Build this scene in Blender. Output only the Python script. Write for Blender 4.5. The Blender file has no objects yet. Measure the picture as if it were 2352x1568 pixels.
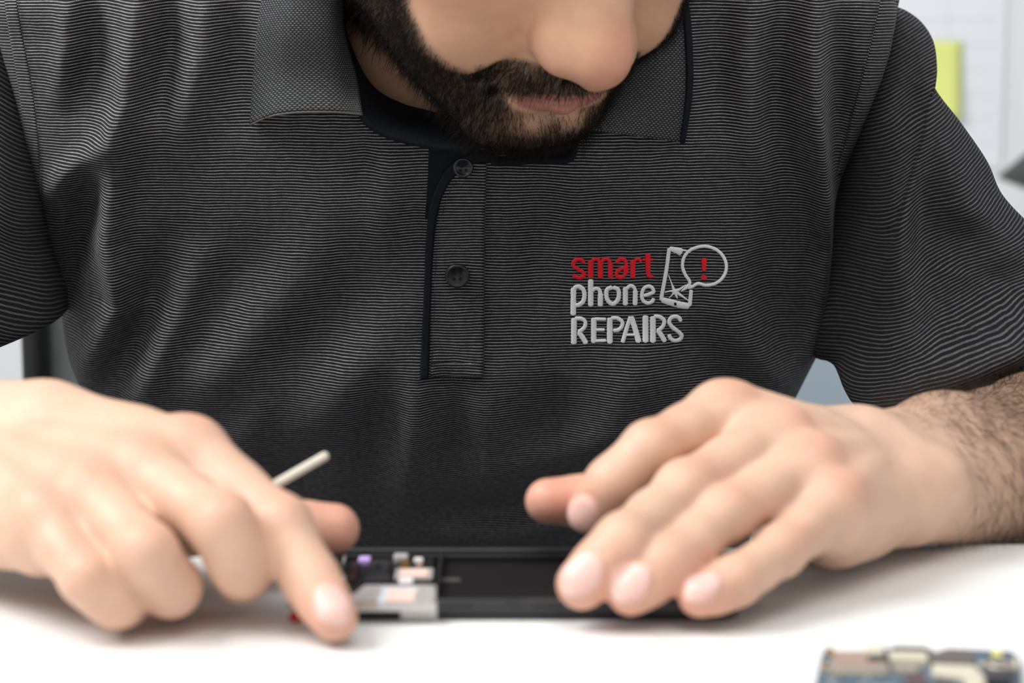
import bpy, math, random
import numpy as np
from mathutils import Vector, Matrix
random.seed(7); rng = np.random.default_rng(7)
SC = bpy.context.scene; COL = SC.collection
mm = 0.001
# ------------------------------------------------------------------ camera, world, lights, exposure
FPX = 4858.0; CX, CY = 1176.0, 784.0
PITCH = math.radians(8.7); CAMZ = 185*mm
cam_d = bpy.data.cameras.new('camera'); cam = bpy.data.objects.new('camera', cam_d); COL.objects.link(cam)
cam_d.sensor_width = 36; cam_d.lens = 36*FPX/2352; cam_d.clip_start = .01
cam.location = (0, 0, CAMZ); cam.rotation_euler = (math.pi/2-PITCH, 0, 0)
cam_d.dof.use_dof = True; cam_d.dof.focus_distance = .905; cam_d.dof.aperture_fstop = 8.0
SC.camera = cam
W = bpy.data.worlds.new('world'); SC.world = W; W.use_nodes = True
W.node_tree.nodes['Background'].inputs[0].default_value = (.93, .96, 1, 1)
W.node_tree.nodes['Background'].inputs[1].default_value = .42
def area(name, loc, target, sx, sy, power, col=(1, 1, 1)):
    d = bpy.data.lights.new(name, 'AREA'); d.shape = 'RECTANGLE'; d.size = sx; d.size_y = sy; d.energy = power; d.color = col
    o = bpy.data.objects.new(name, d); COL.objects.link(o); o.location = loc
    o.rotation_euler = (Vector(target)-Vector(loc)).to_track_quat('-Z', 'Y').to_euler(); return o
area('window_light', (-1.15, .45, 1.5), (0, .8, .05), 1.0, 1.0, 36, (1, .98, .96))
area('overhead_fill_light', (.15, -.1, 1.8), (.1, .75, 0), 1.2, 1.2, 16.5, (1, .97, .93))  # added frontal fill from overhead that brightens the face, not a known fitting
SC.view_settings.view_transform = 'Standard'; SC.view_settings.look = 'None'
SC.view_settings.exposure = 0.17; SC.view_settings.gamma = 1
SC.cycles.use_denoising = True
# ------------------------------------------------------------------ pixel <-> world (reads positions off the photograph)
_c, _s = math.cos(PITCH), math.sin(PITCH)
CAMP = np.array([0, 0, CAMZ])
def ray(px, py):
    px, py = np.asarray(px, float), np.asarray(py, float)
    u = (px-CX)/FPX; v = -(py-CY)/FPX
    return np.stack([u, _c+v*_s, -_s+v*_c], -1)
def P(px, py, D):
    return CAMP + ray(px, py)*(np.asarray(D, float)*mm)[..., None]
def onz(px, py, z):
    r = ray(px, py); return CAMP + r*((z-CAMZ)/r[..., 2])[..., None]
# ------------------------------------------------------------------ scene helpers
def link(o, parent=None):
    COL.objects.link(o)
    if parent: o.parent = parent
    return o
def mesh(name, verts, faces, mats, parent=None, smooth=True, uv=None, cols=None):
    verts = np.asarray(verts, np.float32).reshape(-1, 3)
    me = bpy.data.meshes.new(name); faces = np.asarray(faces, np.int32); n = faces.shape[1]
    me.vertices.add(len(verts)); me.vertices.foreach_set('co', verts.ravel())
    me.loops.add(faces.size); me.loops.foreach_set('vertex_index', faces.ravel())
    me.polygons.add(len(faces)); me.polygons.foreach_set('loop_start', np.arange(0, faces.size, n, dtype=np.int32))
    me.update(calc_edges=True); me.validate()
    if uv is not None:
        l = me.uv_layers.new(name='UVMap'); l.data.foreach_set('uv', np.asarray(uv, np.float32).reshape(-1, 2)[faces.ravel()].ravel())
    if cols:
        for k, c in cols.items():
            a = me.attributes.new(k, 'FLOAT_COLOR', 'POINT'); c = np.asarray(c, np.float32)
            if c.shape[1] == 3: c = np.concatenate([c, np.ones((len(c), 1), np.float32)], 1)
            a.data.foreach_set('color', c.ravel())
    me.polygons.foreach_set('use_smooth', np.full(len(faces), smooth))
    for m in (mats if isinstance(mats, list) else [mats]): me.materials.append(m)
    return link(bpy.data.objects.new(name, me), parent)
def empty(name, loc=(0, 0, 0)):
    o = bpy.data.objects.new(name, None); o.location = loc; o.empty_display_size = .03; return link(o)
def tag(o, label, cat, group=None):
    o['label'] = label; o['category'] = cat
    if group: o['group'] = group
    return o
def lab(o, label): o['label'] = label; return o
def solid(o, t, off=-1, bev=0):
    m = o.modifiers.new('solid', 'SOLIDIFY'); m.thickness = t; m.offset = off
    if bev:
        b = o.modifiers.new('bevel', 'BEVEL'); b.width = bev; b.segments = 2
    return o
def grid_faces(nu, nv, wrap=False):
    i = np.arange(nu if wrap else nu-1); j = np.arange(nv-1)
    I, J = np.meshgrid(i, j, indexing='ij'); I2 = (I+1) % nu
    return np.stack([I*nv+J, I2*nv+J, I2*nv+J+1, I*nv+J+1], -1).reshape(-1, 4)
def grid(name, V, mats, parent=None, uv=None, wrap=False, flip=False):
    nu, nv = V.shape[:2]; f = grid_faces(nu, nv, wrap)
    if flip: f = f[:, ::-1]
    return mesh(name, V.reshape(-1, 3), f, mats, parent, uv=None if uv is None else uv.reshape(-1, 2))
def box(name, x0, x1, y0, y1, z0, z1, mat, parent=None, bev=0.0003):
    """bevelled box"""
    import bmesh
    bm = bmesh.new(); bmesh.ops.create_cube(bm, size=1)
    for v in bm.verts: v.co = Vector(((x0+x1)/2+v.co.x*(x1-x0), (y0+y1)/2+v.co.y*(y1-y0), (z0+z1)/2+v.co.z*(z1-z0)))
    b = min(bev, .3*min(x1-x0, y1-y0, z1-z0))
    if b > 0: bmesh.ops.bevel(bm, geom=bm.edges[:], offset=b, segments=2, affect='EDGES')
    me = bpy.data.meshes.new(name); bm.to_mesh(me); bm.free(); me.materials.append(mat)
    return link(bpy.data.objects.new(name, me), parent)
def prism(name, pts, z0, z1, mat, parent=None, bev=.0003, seg=2):
    """polygon (x,y) extruded z0..z1"""
    import bmesh
    bm = bmesh.new(); vs = [bm.verts.new((p[0], p[1], z0)) for p in pts]; f = bm.faces.new(vs)
    bm.normal_update()
    if f.normal.z > 0: f.normal_flip()
    r = bmesh.ops.extrude_face_region(bm, geom=[f])
    for v in r['geom']:
        if isinstance(v, bmesh.types.BMVert): v.co.z = z1
    if bev:
        es = [e for e in bm.edges if abs(e.verts[0].co.z-z1) < 1e-9 and abs(e.verts[1].co.z-z1) < 1e-9]
        bmesh.ops.bevel(bm, geom=es, offset=bev, segments=seg, affect='EDGES')
    bmesh.ops.recalc_face_normals(bm, faces=bm.faces[:])
    me = bpy.data.meshes.new(name); bm.to_mesh(me); bm.free(); me.materials.append(mat)
    return link(bpy.data.objects.new(name, me), parent)
def lathe(name, prof, mat, parent=None, n=40, axis=None, loc=(0, 0, 0)):
    th = np.linspace(0, 2*np.pi, n, endpoint=False); prof = np.array(prof, float)
    V = np.stack([np.cos(th)[:, None]*prof[None, :, 0], np.sin(th)[:, None]*prof[None, :, 0], np.ones((n, 1))*prof[None, :, 1]], -1)
    if axis is not None:
        R = np.array(Vector((0, 0, 1)).rotation_difference(Vector(axis)).to_matrix()); V = V @ R.T
    V = V + np.array(loc)
    return grid(name, V, mat, parent, wrap=True)
def rrect(x0, x1, y0, y1, r, n=7):
    out = []
    for cx, cy, a0 in ((x1-r, y1-r, 0), (x0+r, y1-r, 90), (x0+r, y0+r, 180), (x1-r, y0+r, 270)):
        for k in range(n):
            a = math.radians(a0+90*k/(n-1)); out.append((cx+r*math.cos(a), cy+r*math.sin(a)))
    return out
def spline(pts, n):
    """Catmull-Rom through points, n samples evenly spaced"""
    p = np.asarray(pts, float)
    if len(p) == 2:
        t = np.linspace(0, 1, n)[:, None]; return p[0]*(1-t)+p[1]*t
    q = np.vstack([2*p[0]-p[1], p, 2*p[-1]-p[-2]]); out = []
    for i in range(len(p)-1):
        t = np.linspace(0, 1, 24, endpoint=False)[:, None]
        a, b, c, d = q[i:i+4]
        out.append(.5*((2*b)+(-a+c)*t+(2*a-5*b+4*c-d)*t*t+(-a+3*b-3*c+d)*t**3))
    o = np.vstack(out+[p[-1:]]); L = np.r_[0, np.cumsum(np.linalg.norm(np.diff(o[:, :2], axis=0), axis=1))]
    s = np.linspace(0, L[-1], n)
    return np.stack([np.interp(s, L, o[:, k]) for k in range(o.shape[1])], 1)
def tube(name, pts, rad, mat, parent=None, n=12, res=40):
    p = spline(pts, res) if res else np.array(pts, float)
    r = np.interp(np.linspace(0, 1, len(p)), np.linspace(0, 1, len(rad)), rad) if hasattr(rad, '__len__') else np.full(len(p), rad)
    T = np.gradient(p, axis=0); T /= np.linalg.norm(T, axis=1)[:, None]
    ref = np.array([0, 0, 1.]) if abs(T[:, 2]).max() < .9 else np.array([.9, .3, .1])
    A = np.cross(T, ref); A /= np.linalg.norm(A, axis=1)[:, None]; B = np.cross(T, A)
    p = np.vstack([p[:1], p, p[-1:]]); A = np.vstack([A[:1], A, A[-1:]]); B = np.vstack([B[:1], B, B[-1:]]); r = np.r_[1e-6, r, 1e-6]
    th = np.linspace(0, 2*np.pi, n, endpoint=False)
    V = p[None]+r[None, :, None]*(np.cos(th)[:, None, None]*A[None]+np.sin(th)[:, None, None]*B[None])
    return grid(name, V, mat, parent, wrap=True)
# ------------------------------------------------------------------ materials
def mat(name, col=(.5, .5, .5), rough=.5, metal=0, spec=.5, sss=0, noise=0, nscale=60, bump=0, bscale=300, coat=0, emit=None, detail=4):
    m = bpy.data.materials.new(name); m.use_nodes = True; N = m.node_tree.nodes; L = m.node_tree.links; b = N['Principled BSDF']
    b.inputs['Base Color'].default_value = (*col, 1); b.inputs['Roughness'].default_value = rough; b.inputs['Metallic'].default_value = metal
    b.inputs['Specular IOR Level'].default_value = spec; b.inputs['Coat Weight'].default_value = coat
    tc = N.new('ShaderNodeTexCoord')
    if noise:
        n = N.new('ShaderNodeTexNoise'); n.inputs['Scale'].default_value = nscale; n.inputs['Detail'].default_value = detail; L.new(tc.outputs['Object'], n.inputs['Vector'])
        mx = N.new('ShaderNodeMix'); mx.data_type = 'RGBA'; L.new(n.outputs[0], mx.inputs[0])
        mx.inputs[6].default_value = (*[c*(1-noise) for c in col], 1); mx.inputs[7].default_value = (*[min(1, c*(1+noise)) for c in col], 1)
        L.new(mx.outputs[2], b.inputs['Base Color'])
    if bump:
        n = N.new('ShaderNodeTexNoise'); n.inputs['Scale'].default_value = bscale; n.inputs['Detail'].default_value = 5; L.new(tc.outputs['Object'], n.inputs['Vector'])
        bp = N.new('ShaderNodeBump'); bp.inputs['Strength'].default_value = bump; bp.inputs['Distance'].default_value = .0004
        L.new(n.outputs[0], bp.inputs['Height']); L.new(bp.outputs[0], b.inputs['Normal'])
    return m
class NT:
    """tiny node-tree writer"""
    def __init__(s, m): s.N = m.node_tree.nodes; s.L = m.node_tree.links
    def new(s, t, ins=None, **kw):
        n = s.N.new(t)
        for k, v in kw.items(): setattr(n, k, v)
        for k, v in (ins or {}).items(): s.put(n.inputs[k], v)
        return n
    def put(s, i, v):
        if isinstance(v, bpy.types.NodeSocket): s.L.new(v, i)
        else: i.default_value = v
    def m(s, op, a, b=0., c=0.):
        n = s.N.new('ShaderNodeMath'); n.operation = op
        for k, v in zip(range(3), (a, b, c)): s.put(n.inputs[k], v)
        return n.outputs[0]
def striped_cloth(name, pitch=1.34, dark=(.0075, .0075, .0095), light=(.36, .355, .36), duty=.32, warp=.55):
    """knitted cloth with fine pale stripes running across; UV is in millimetres along the cloth"""
    m = bpy.data.materials.new(name); m.use_nodes = True; t = NT(m); b = t.N['Principled BSDF']
    b.inputs['Roughness'].default_value = .85; b.inputs['Specular IOR Level'].default_value = .25
    b.inputs['Sheen Weight'].default_value = .03; b.inputs['Sheen Roughness'].default_value = .5
    uv = t.new('ShaderNodeUVMap'); sep = t.new('ShaderNodeSeparateXYZ', {0: uv.outputs[0]})
    wn = t.new('ShaderNodeTexNoise', {'Vector': uv.outputs[0], 'Scale': .045, 'Detail': 2.0})
    wv = t.m('MULTIPLY', t.m('SUBTRACT', wn.outputs[0], .5), warp*4)
    wn2 = t.new('ShaderNodeTexNoise', {'Vector': uv.outputs[0], 'Scale': .9, 'Detail': 1.0})
    wv = t.m('ADD', wv, t.m('MULTIPLY', t.m('SUBTRACT', wn2.outputs[0], .5), .22))
    v = t.m('DIVIDE', t.m('ADD', sep.outputs[1], wv), pitch)
    tri = t.m('ABSOLUTE', t.m('SUBTRACT', t.m('FRACT', v), .5))      # 0 at stripe centre .. .5
    s1 = t.new('ShaderNodeMapRange', {0: tri, 1: duty/2+.07, 2: duty/2-.07, 3: 0., 4: 1.}, interpolation_type='SMOOTHSTEP').outputs[0]
    # twill: short slanted dashes along the stripe
    tw = t.m('FRACT', t.m('ADD', t.m('DIVIDE', sep.outputs[0], .62), t.m('MULTIPLY', v, .8)))
    dash = t.new('ShaderNodeMapRange', {0: t.m('ABSOLUTE', t.m('SUBTRACT', tw, .5)), 1: .42, 2: .22, 3: .45, 4: 1.}, interpolation_type='SMOOTHSTEP').outputs[0]
    vn = t.new('ShaderNodeTexNoise', {'Vector': uv.outputs[0], 'Scale': .35, 'Detail': 4.0})
    vary = t.new('ShaderNodeMapRange', {0: vn.outputs[0], 1: .3, 2: .7, 3: .6, 4: 1.15}).outputs[0]
    fac = t.m('MULTIPLY', t.m('MULTIPLY', s1, dash), vary)
    fz = t.new('ShaderNodeTexNoise', {'Vector': uv.outputs[0], 'Scale': 2.2, 'Detail': 3.0})
    mx = t.new('ShaderNodeMix', {0: fac, 6: (*dark, 1), 7: (*light, 1)}, data_type='RGBA', clamp_factor=True)
    t.L.new(mx.outputs[2], b.inputs['Base Color'])
    hgt = t.m('ADD', t.m('MULTIPLY', s1, .6), t.m('MULTIPLY', fz.outputs[0], .5))
    bp = t.new('ShaderNodeBump', {'Strength': .5, 'Distance': .00018, 'Height': hgt}); t.L.new(bp.outputs[0], b.inputs['Normal'])
    return m
def pique_cloth(name, sx=1.75, sy=1.7):
    """ribbed knit with staggered raised stitches"""
    m = bpy.data.materials.new(name); m.use_nodes = True; t = NT(m); b = t.N['Principled BSDF']
    b.inputs['Roughness'].default_value = .8; b.inputs['Specular IOR Level'].default_value = .3
    uv = t.new('ShaderNodeUVMap'); sep = t.new('ShaderNodeSeparateXYZ', {0: uv.outputs[0]})
    row = t.m('DIVIDE', sep.outputs[1], sy/2*1.0)
    par = t.m('MULTIPLY', t.m('MODULO', t.m('ADD', t.m('FLOOR', row), 1000.), 2.), .5)
    fu = t.m('SUBTRACT', t.m('FRACT', t.m('ADD', t.m('DIVIDE', sep.outputs[0], sx), par)), .5)
    fv = t.m('SUBTRACT', t.m('FRACT', row), .5)
    d = t.m('SQRT', t.m('ADD', t.m('POWER', t.m('MULTIPLY', t.m('ABSOLUTE', fu), 2.0), 2.), t.m('POWER', t.m('MULTIPLY', t.m('ABSOLUTE', fv), 1.9), 2.)))
    k = t.new('ShaderNodeMapRange', {0: d, 1: .95, 2: .35, 3: 0., 4: 1.}, interpolation_type='SMOOTHSTEP').outputs[0]
    n = t.new('ShaderNodeTexNoise', {'Vector': uv.outputs[0], 'Scale': .8, 'Detail': 3.0})
    f = t.m('MULTIPLY', k, t.new('ShaderNodeMapRange', {0: n.outputs[0], 1: .3, 2: .7, 3: .5, 4: 1.2}).outputs[0])
    mx = t.new('ShaderNodeMix', {0: f, 6: (.012, .013, .015, 1), 7: (.17, .175, .18, 1)}, data_type='RGBA', clamp_factor=True)
    t.L.new(mx.outputs[2], b.inputs['Base Color'])
    bp = t.new('ShaderNodeBump', {'Strength': .6, 'Distance': .0003, 'Height': k}); t.L.new(bp.outputs[0], b.inputs['Normal'])
    return m
def skin_mat():
    m = bpy.data.materials.new('skin'); m.use_nodes = True; t = NT(m); b = t.N['Principled BSDF']
    a = t.new('ShaderNodeAttribute', attribute_name='tint'); g = t.new('ShaderNodeAttribute', attribute_name='gloss')
    tc = t.new('ShaderNodeTexCoord')
    n = t.new('ShaderNodeTexNoise', {'Vector': tc.outputs['Object'], 'Scale': 55., 'Detail': 5.0, 'Roughness': .6})
    hv = t.new('ShaderNodeMapRange', {0: n.outputs[0], 1: .3, 2: .7, 3: .90, 4: 1.08}).outputs[0]
    vm = t.new('ShaderNodeVectorMath', {0: a.outputs['Color'], 3: hv}, operation='SCALE')
    t.L.new(vm.outputs[0], b.inputs['Base Color'])
    gs = t.new('ShaderNodeSeparateColor', {0: g.outputs['Color']})
    t.L.new(gs.outputs[0], b.inputs['Roughness'])
    b.inputs['Subsurface Weight'].default_value = .22; b.inputs['Subsurface Radius'].default_value = (1, .35, .18)
    b.inputs['Subsurface Scale'].default_value = .003; b.inputs['Specular IOR Level'].default_value = .42
    n2 = t.new('ShaderNodeTexVoronoi', {'Vector': tc.outputs['Object'], 'Scale': 900.})
    n3 = t.new('ShaderNodeTexNoise', {'Vector': tc.outputs['Object'], 'Scale': 260., 'Detail': 4.0})
    bp = t.new('ShaderNodeBump', {'Strength': .25, 'Distance': .00025, 'Height': t.m('ADD', t.m('MULTIPLY', n2.outputs[0], .5), n3.outputs[0])})
    t.L.new(bp.outputs[0], b.inputs['Normal'])
    return m
M_shirt = striped_cloth('striped_jersey'); M_sleeve = striped_cloth('striped_jersey_sleeve', pitch=1.36, light=(.15, .15, .155), duty=.36, warp=.8)
M_pique = pique_cloth('ribbed_collar_knit')
M_navy = mat('navy_twill', (.010, .012, .016), .9, spec=.15, noise=.4, nscale=900, bump=.8, bscale=1500)
M_stitch = mat('stitch_thread', (.022, .022, .026), .8)
M_skin = skin_mat()
M_white_thread = mat('white_thread', (.96, .97, .99), .8, noise=.06, nscale=1200, bump=.5, bscale=2500)
M_red_thread = mat('red_thread', (.92, .010, .028), .8, noise=.12, nscale=1200, bump=.5, bscale=2500)
M_button = mat('button_resin', (.012, .012, .014), .28, spec=.5)
M_hair = mat('beard_hair', (.0065, .0045, .0035), .6, spec=.2)
M_hair2 = mat('head_hair', (.012, .009, .008), .5)
M_armhair = mat('arm_hair', (.020, .012, .008), .6)
M_eye = mat('eye_white', (.8, .78, .75), .15)
M_table = mat('table_laminate', (.83, .83, .82), .42, noise=.012, nscale=7)
M_black = mat('black_plastic', (.014, .014, .015), .38, noise=.2, nscale=200)
M_rim = mat('satin_black_frame', (.030, .031, .033), .34, noise=.2, nscale=120, metal=.3)
M_bay = mat('battery_bay_film', (.007, .006, .007), .6, spec=.25, noise=.3, nscale=40)
M_steel = mat('brushed_shield_steel', (.60, .58, .56), .38, metal=.35, noise=.08, nscale=60)
M_steel2 = mat('warm_shield_steel', (.52, .48, .42), .35, metal=.6, noise=.12, nscale=80)
M_copper = mat('copper_tape', (.42, .31, .25), .45, metal=.2, noise=.05, nscale=90)
M_pink = mat('pink_foam_pad', (.85, .60, .52), .7)
M_lilac = mat('lilac_label', (.60, .42, .85), .5)
M_gold = mat('gold_contact', (.80, .52, .18), .3, metal=.9)
M_whitep = mat('white_plastic', (.80, .80, .80), .4)
M_flex = mat('brown_flex_cable', (.055, .028, .022), .45)
M_red = mat('red_plastic', (.62, .02, .03), .4)
M_pcb = mat('blue_circuit_board', (.09, .14, .19), .45, noise=.35, nscale=300)
M_pcbc = mat('teal_component', (.20, .30, .37), .4, noise=.3, nscale=500)
M_chip = mat('black_chip', (.035, .035, .042), .4)
M_chip2 = mat('grey_chip', (.17, .155, .145), .35, metal=.4)
M_cream = mat('cream_component', (.62, .58, .46), .5)
M_stick = mat('bone_plastic', (.72, .69, .58), .45)
M_wall = mat('painted_wall', (.78, .79, .80), .8, noise=.03, nscale=3, bump=.1)
M_floor = mat('grey_vinyl_floor', (.42, .43, .44), .5, noise=.08, nscale=10)
M_paper = mat('paper_sheet', (.80, .83, .87), .8, noise=.02, nscale=14)
M_line = mat('printed_line', (.74, .76, .80), .8)
M_note = mat('neon_yellow_paper', (.76, .82, .26), .8)
M_cab = mat('wall_shade_blue', (.42, .50, .57), .5, noise=.05, nscale=6)  # blue grey chosen to imitate the back wall in shade
M_lamp = mat('dark_grey_enamel', (.05, .055, .055), .45)
M_mesh = mat('grey_chair_fabric', (.26, .28, .28), .9, noise=.15, nscale=90)
M_chairf = mat('black_chair_frame', (.01, .01, .01), .45)
M_trouser = mat('dark_denim', (.03, .035, .05), .9, noise=.3, nscale=200)
M_shoe = mat('black_leather', (.02, .02, .02), .4)
# ------------------------------------------------------------------ the setting
FZ = -.73; WY = 2.1
def struct(o): o['kind'] = 'structure'; return o
struct(box('floor', -2.2, 2.2, -1.2, WY+.1, FZ-.05, FZ, M_floor, bev=0))
struct(box('wall_back', -2.2, 2.2, WY, WY+.1, FZ, 1.9, M_wall, bev=0))
struct(box('baseboard_back', -2.2, 2.2, WY-.012, WY, FZ, FZ+.08, M_whitep, bev=.002))
# ------------------------------------------------------------------ table
e0, e1 = onz(450, 1276, 0.), onz(2352, 1250, 0.)
ed = (e1-e0)/np.linalg.norm(e1-e0); en = np.array([-ed[1], ed[0], 0])
tb = empty('work_table', tuple((e0+e1)/2+np.array([0, 0, FZ])-en*.35))
tag(tb, 'white laminate work table the phone parts lie on', 'table')
base = np.array(tb.location)
def tpt(a, b): p = e0+ed*a-en*b; return (p[0]-base[0], p[1]-base[1])
prism('tabletop', [tpt(*q) for q in rrect(-.62, 1.0, 0, .78, .02)], -FZ-.028, -FZ, M_table, tb, bev=.0012, seg=3)
for a, b in ((-.55, .07), (.93, .07), (-.55, .7), (.93, .7)):
    x, y = tpt(a, b); box('leg', x-.022, x+.022, y-.022, y+.022, 0, -FZ-.0285, M_whitep, tb, .003)
# ------------------------------------------------------------------ wall papers and things far behind
def wpt(px, py, y=WY):
    r = ray(px, py); return CAMP+r*((y-CAMP[1])/r[1])
def sheet(px0, py0, px1, py1, label, rows, cols_):
    a, b = wpt(px0, py1), wpt(px1, py0)
    e = empty('paper_sheet', ((a[0]+b[0])/2, WY-.003, a[2])); tag(e, label, 'paper')
    w, h = b[0]-a[0], b[2]-a[2]
    box('page', -w/2, w/2, 0, .0015, 0, h, M_paper, e, 0)
    for k in range(1, rows):
        box('printed_line', -w/2+.01, w/2-.01, -.0006, .0001, h*k/rows-.0008, h*k/rows+.0008, M_line, e, 0)
    for k in range(1, cols_):
        box('printed_line', -w/2+w*k/cols_-.0008, -w/2+w*k/cols_+.0008, -.0006, .0001, .012, h-.012, M_line, e, 0)
    return e
sheet(1900, -130, 2315, 385, 'white printed sheet with a faint grid pinned on the wall behind', 9, 3)
sheet(2330, -160, 2760, 380, 'pale grid sheet on the wall at the right frame edge', 9, 3)
a, b = wpt(2035, 272, WY-.006), wpt(2210, 95, WY-.006)
note = empty('sticky_note', ((a[0]+b[0])/2, WY-.006, b[2])); tag(note, 'neon yellow sticky note stuck on the wall sheet behind his shoulder', 'note')
w = (b[0]-a[0])/2; h = b[2]-a[2]
g = np.zeros((8, 10, 3)); U, V_ = np.meshgrid(np.linspace(-w, w, 8), np.linspace(0, -h, 10), indexing='ij')
g[..., 0] = U; g[..., 2] = V_; g[..., 1] = -.008*(V_/h)**2
solid(grid('page', g, M_note, note), .0004)
cab = empty('wall_shade_cabinet', (.36, WY-.25, FZ)); tag(cab, 'pale blue grey cabinet added at the back wall to stand in for wall shade', 'cabinet')  # cabinet put in so the gap shows the tone of shaded wall
box('body', -.6, .75, -.2, .245, .06, .69, M_cab, cab, .004); box('plinth', -.58, .73, -.17, .24, 0, .062, M_lamp, cab, 0)
box('worktop', -.62, .77, -.22, .248, .69, .715, M_whitep, cab, .003)
for k in range(3):
    d = box('door', -.595+.448*k, -.595+.448*k+.44, -.216, -.2, .075, .675, M_cab, cab, .003)
    box('handle', -.595+.448*k+.39, -.595+.448*k+.402, -.234, -.214, .28, .42, M_lamp, d, .002)
# unidentified dark object at the right frame edge, given a lamp's form
lp = P(2462, 392, 1960)
lamp = empty('dark_edge_object', (lp[0]+.1, WY-.25, FZ+.715)); tag(lamp, 'dark grey rounded object in lamp form on the cabinet, cut by the right frame edge', 'lamp')
L0 = np.array(lamp.location); q = lp-L0
lathe('edge_object_base', [(0, .0), (.07, .0), (.07, .012), (.02, .018), (0, .018)], M_lamp, lamp)
tube('arm', [(0, 0, .015), (.05, 0, (q[2])*.5), (q[0]*.5+.02, q[1]*.5, q[2]+.11), tuple(q+np.array([.0, 0, .06]))], .006, M_lamp, lamp)
lathe('edge_object_hood', [(.012, .065), (.02, .05), (.035, .02), (.062, -.03), (.060, -.03), (.032, .018), (.0, .045)], M_lamp, lamp, axis=(.35, 0, .95), loc=tuple(q))
# office chair behind the person
ch = empty('office_chair', (-.075, 1.24, FZ)); tag(ch, 'black framed office chair with grey ribbed back behind the seated person', 'chair')
def bx(px, D=1262): return P(px, 830, D)[0]+.075
xl = bx(80); fr = rrect(xl, -xl, 0, .60, .09, 9)
def vert_loop(pts, y0, z0, x0=0): return [(x+x0, y0+.05*((x)/.25)**2*-1, z+z0) for x, z in pts]
lp_ = vert_loop(fr+fr[:1], .045, .40)
tube('backrest_frame', lp_, .0085, M_chairf, ch, res=0)
for k in range(13):
    x = xl+.015+(-2*xl-.03)*k/12
    V = np.zeros((4, 14, 3)); uu = np.linspace(0, (-2*xl-.03)/12*.94, 4)
    for i in range(4):
        ex = max(0, abs(x+uu[i]-.012)-(-xl-.09)); zt = .99-(.09-math.sqrt(max(0, .0081-min(ex, .088)**2))); zz = np.linspace(1.4-zt, zt, 14); V[i, :, 0] = x+uu[i]-.012; V[i, :, 1] = .05-.05*((x+uu[i])/.25)**2-.004*math.sin(math.pi*i/3); V[i, :, 2] = zz
    solid(grid('back_rib', V, M_mesh, ch), .006)
prism('seat', rrect(-.25, .25, -.46, .02, .08, 8), .350, .398, M_chairf, ch, bev=.012)
lathe('gas_column', [(.0, .08), (.028, .08), (.028, .22), (.016, .23), (.016, .35), (0, .35)], M_lamp, ch, loc=(0, -.22, 0))
box('back_bracket', -.03, .03, -.1, .075, .335, .35, M_chairf, ch, .003)
box('back_upright', -.03, .03, .05, .07, .335, .66, M_chairf, ch, .003)
for k in range(5):
    a = math.radians(90+72*k); c, s = math.cos(a), math.sin(a)
    tube('base_leg', [(0, -.22, .1), (.15*c, -.22+.15*s, .09), (.29*c, -.22+.29*s, .065)], [.022, .017, .012], M_chairf, ch)
    lathe('caster', [(0, -.012), (.026, -.012), (.029, 0), (.026, .012), (0, .012)], M_black, ch, n=20, axis=(-s, c, 0), loc=(.285*c, -.22+.285*s, .03))
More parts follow.
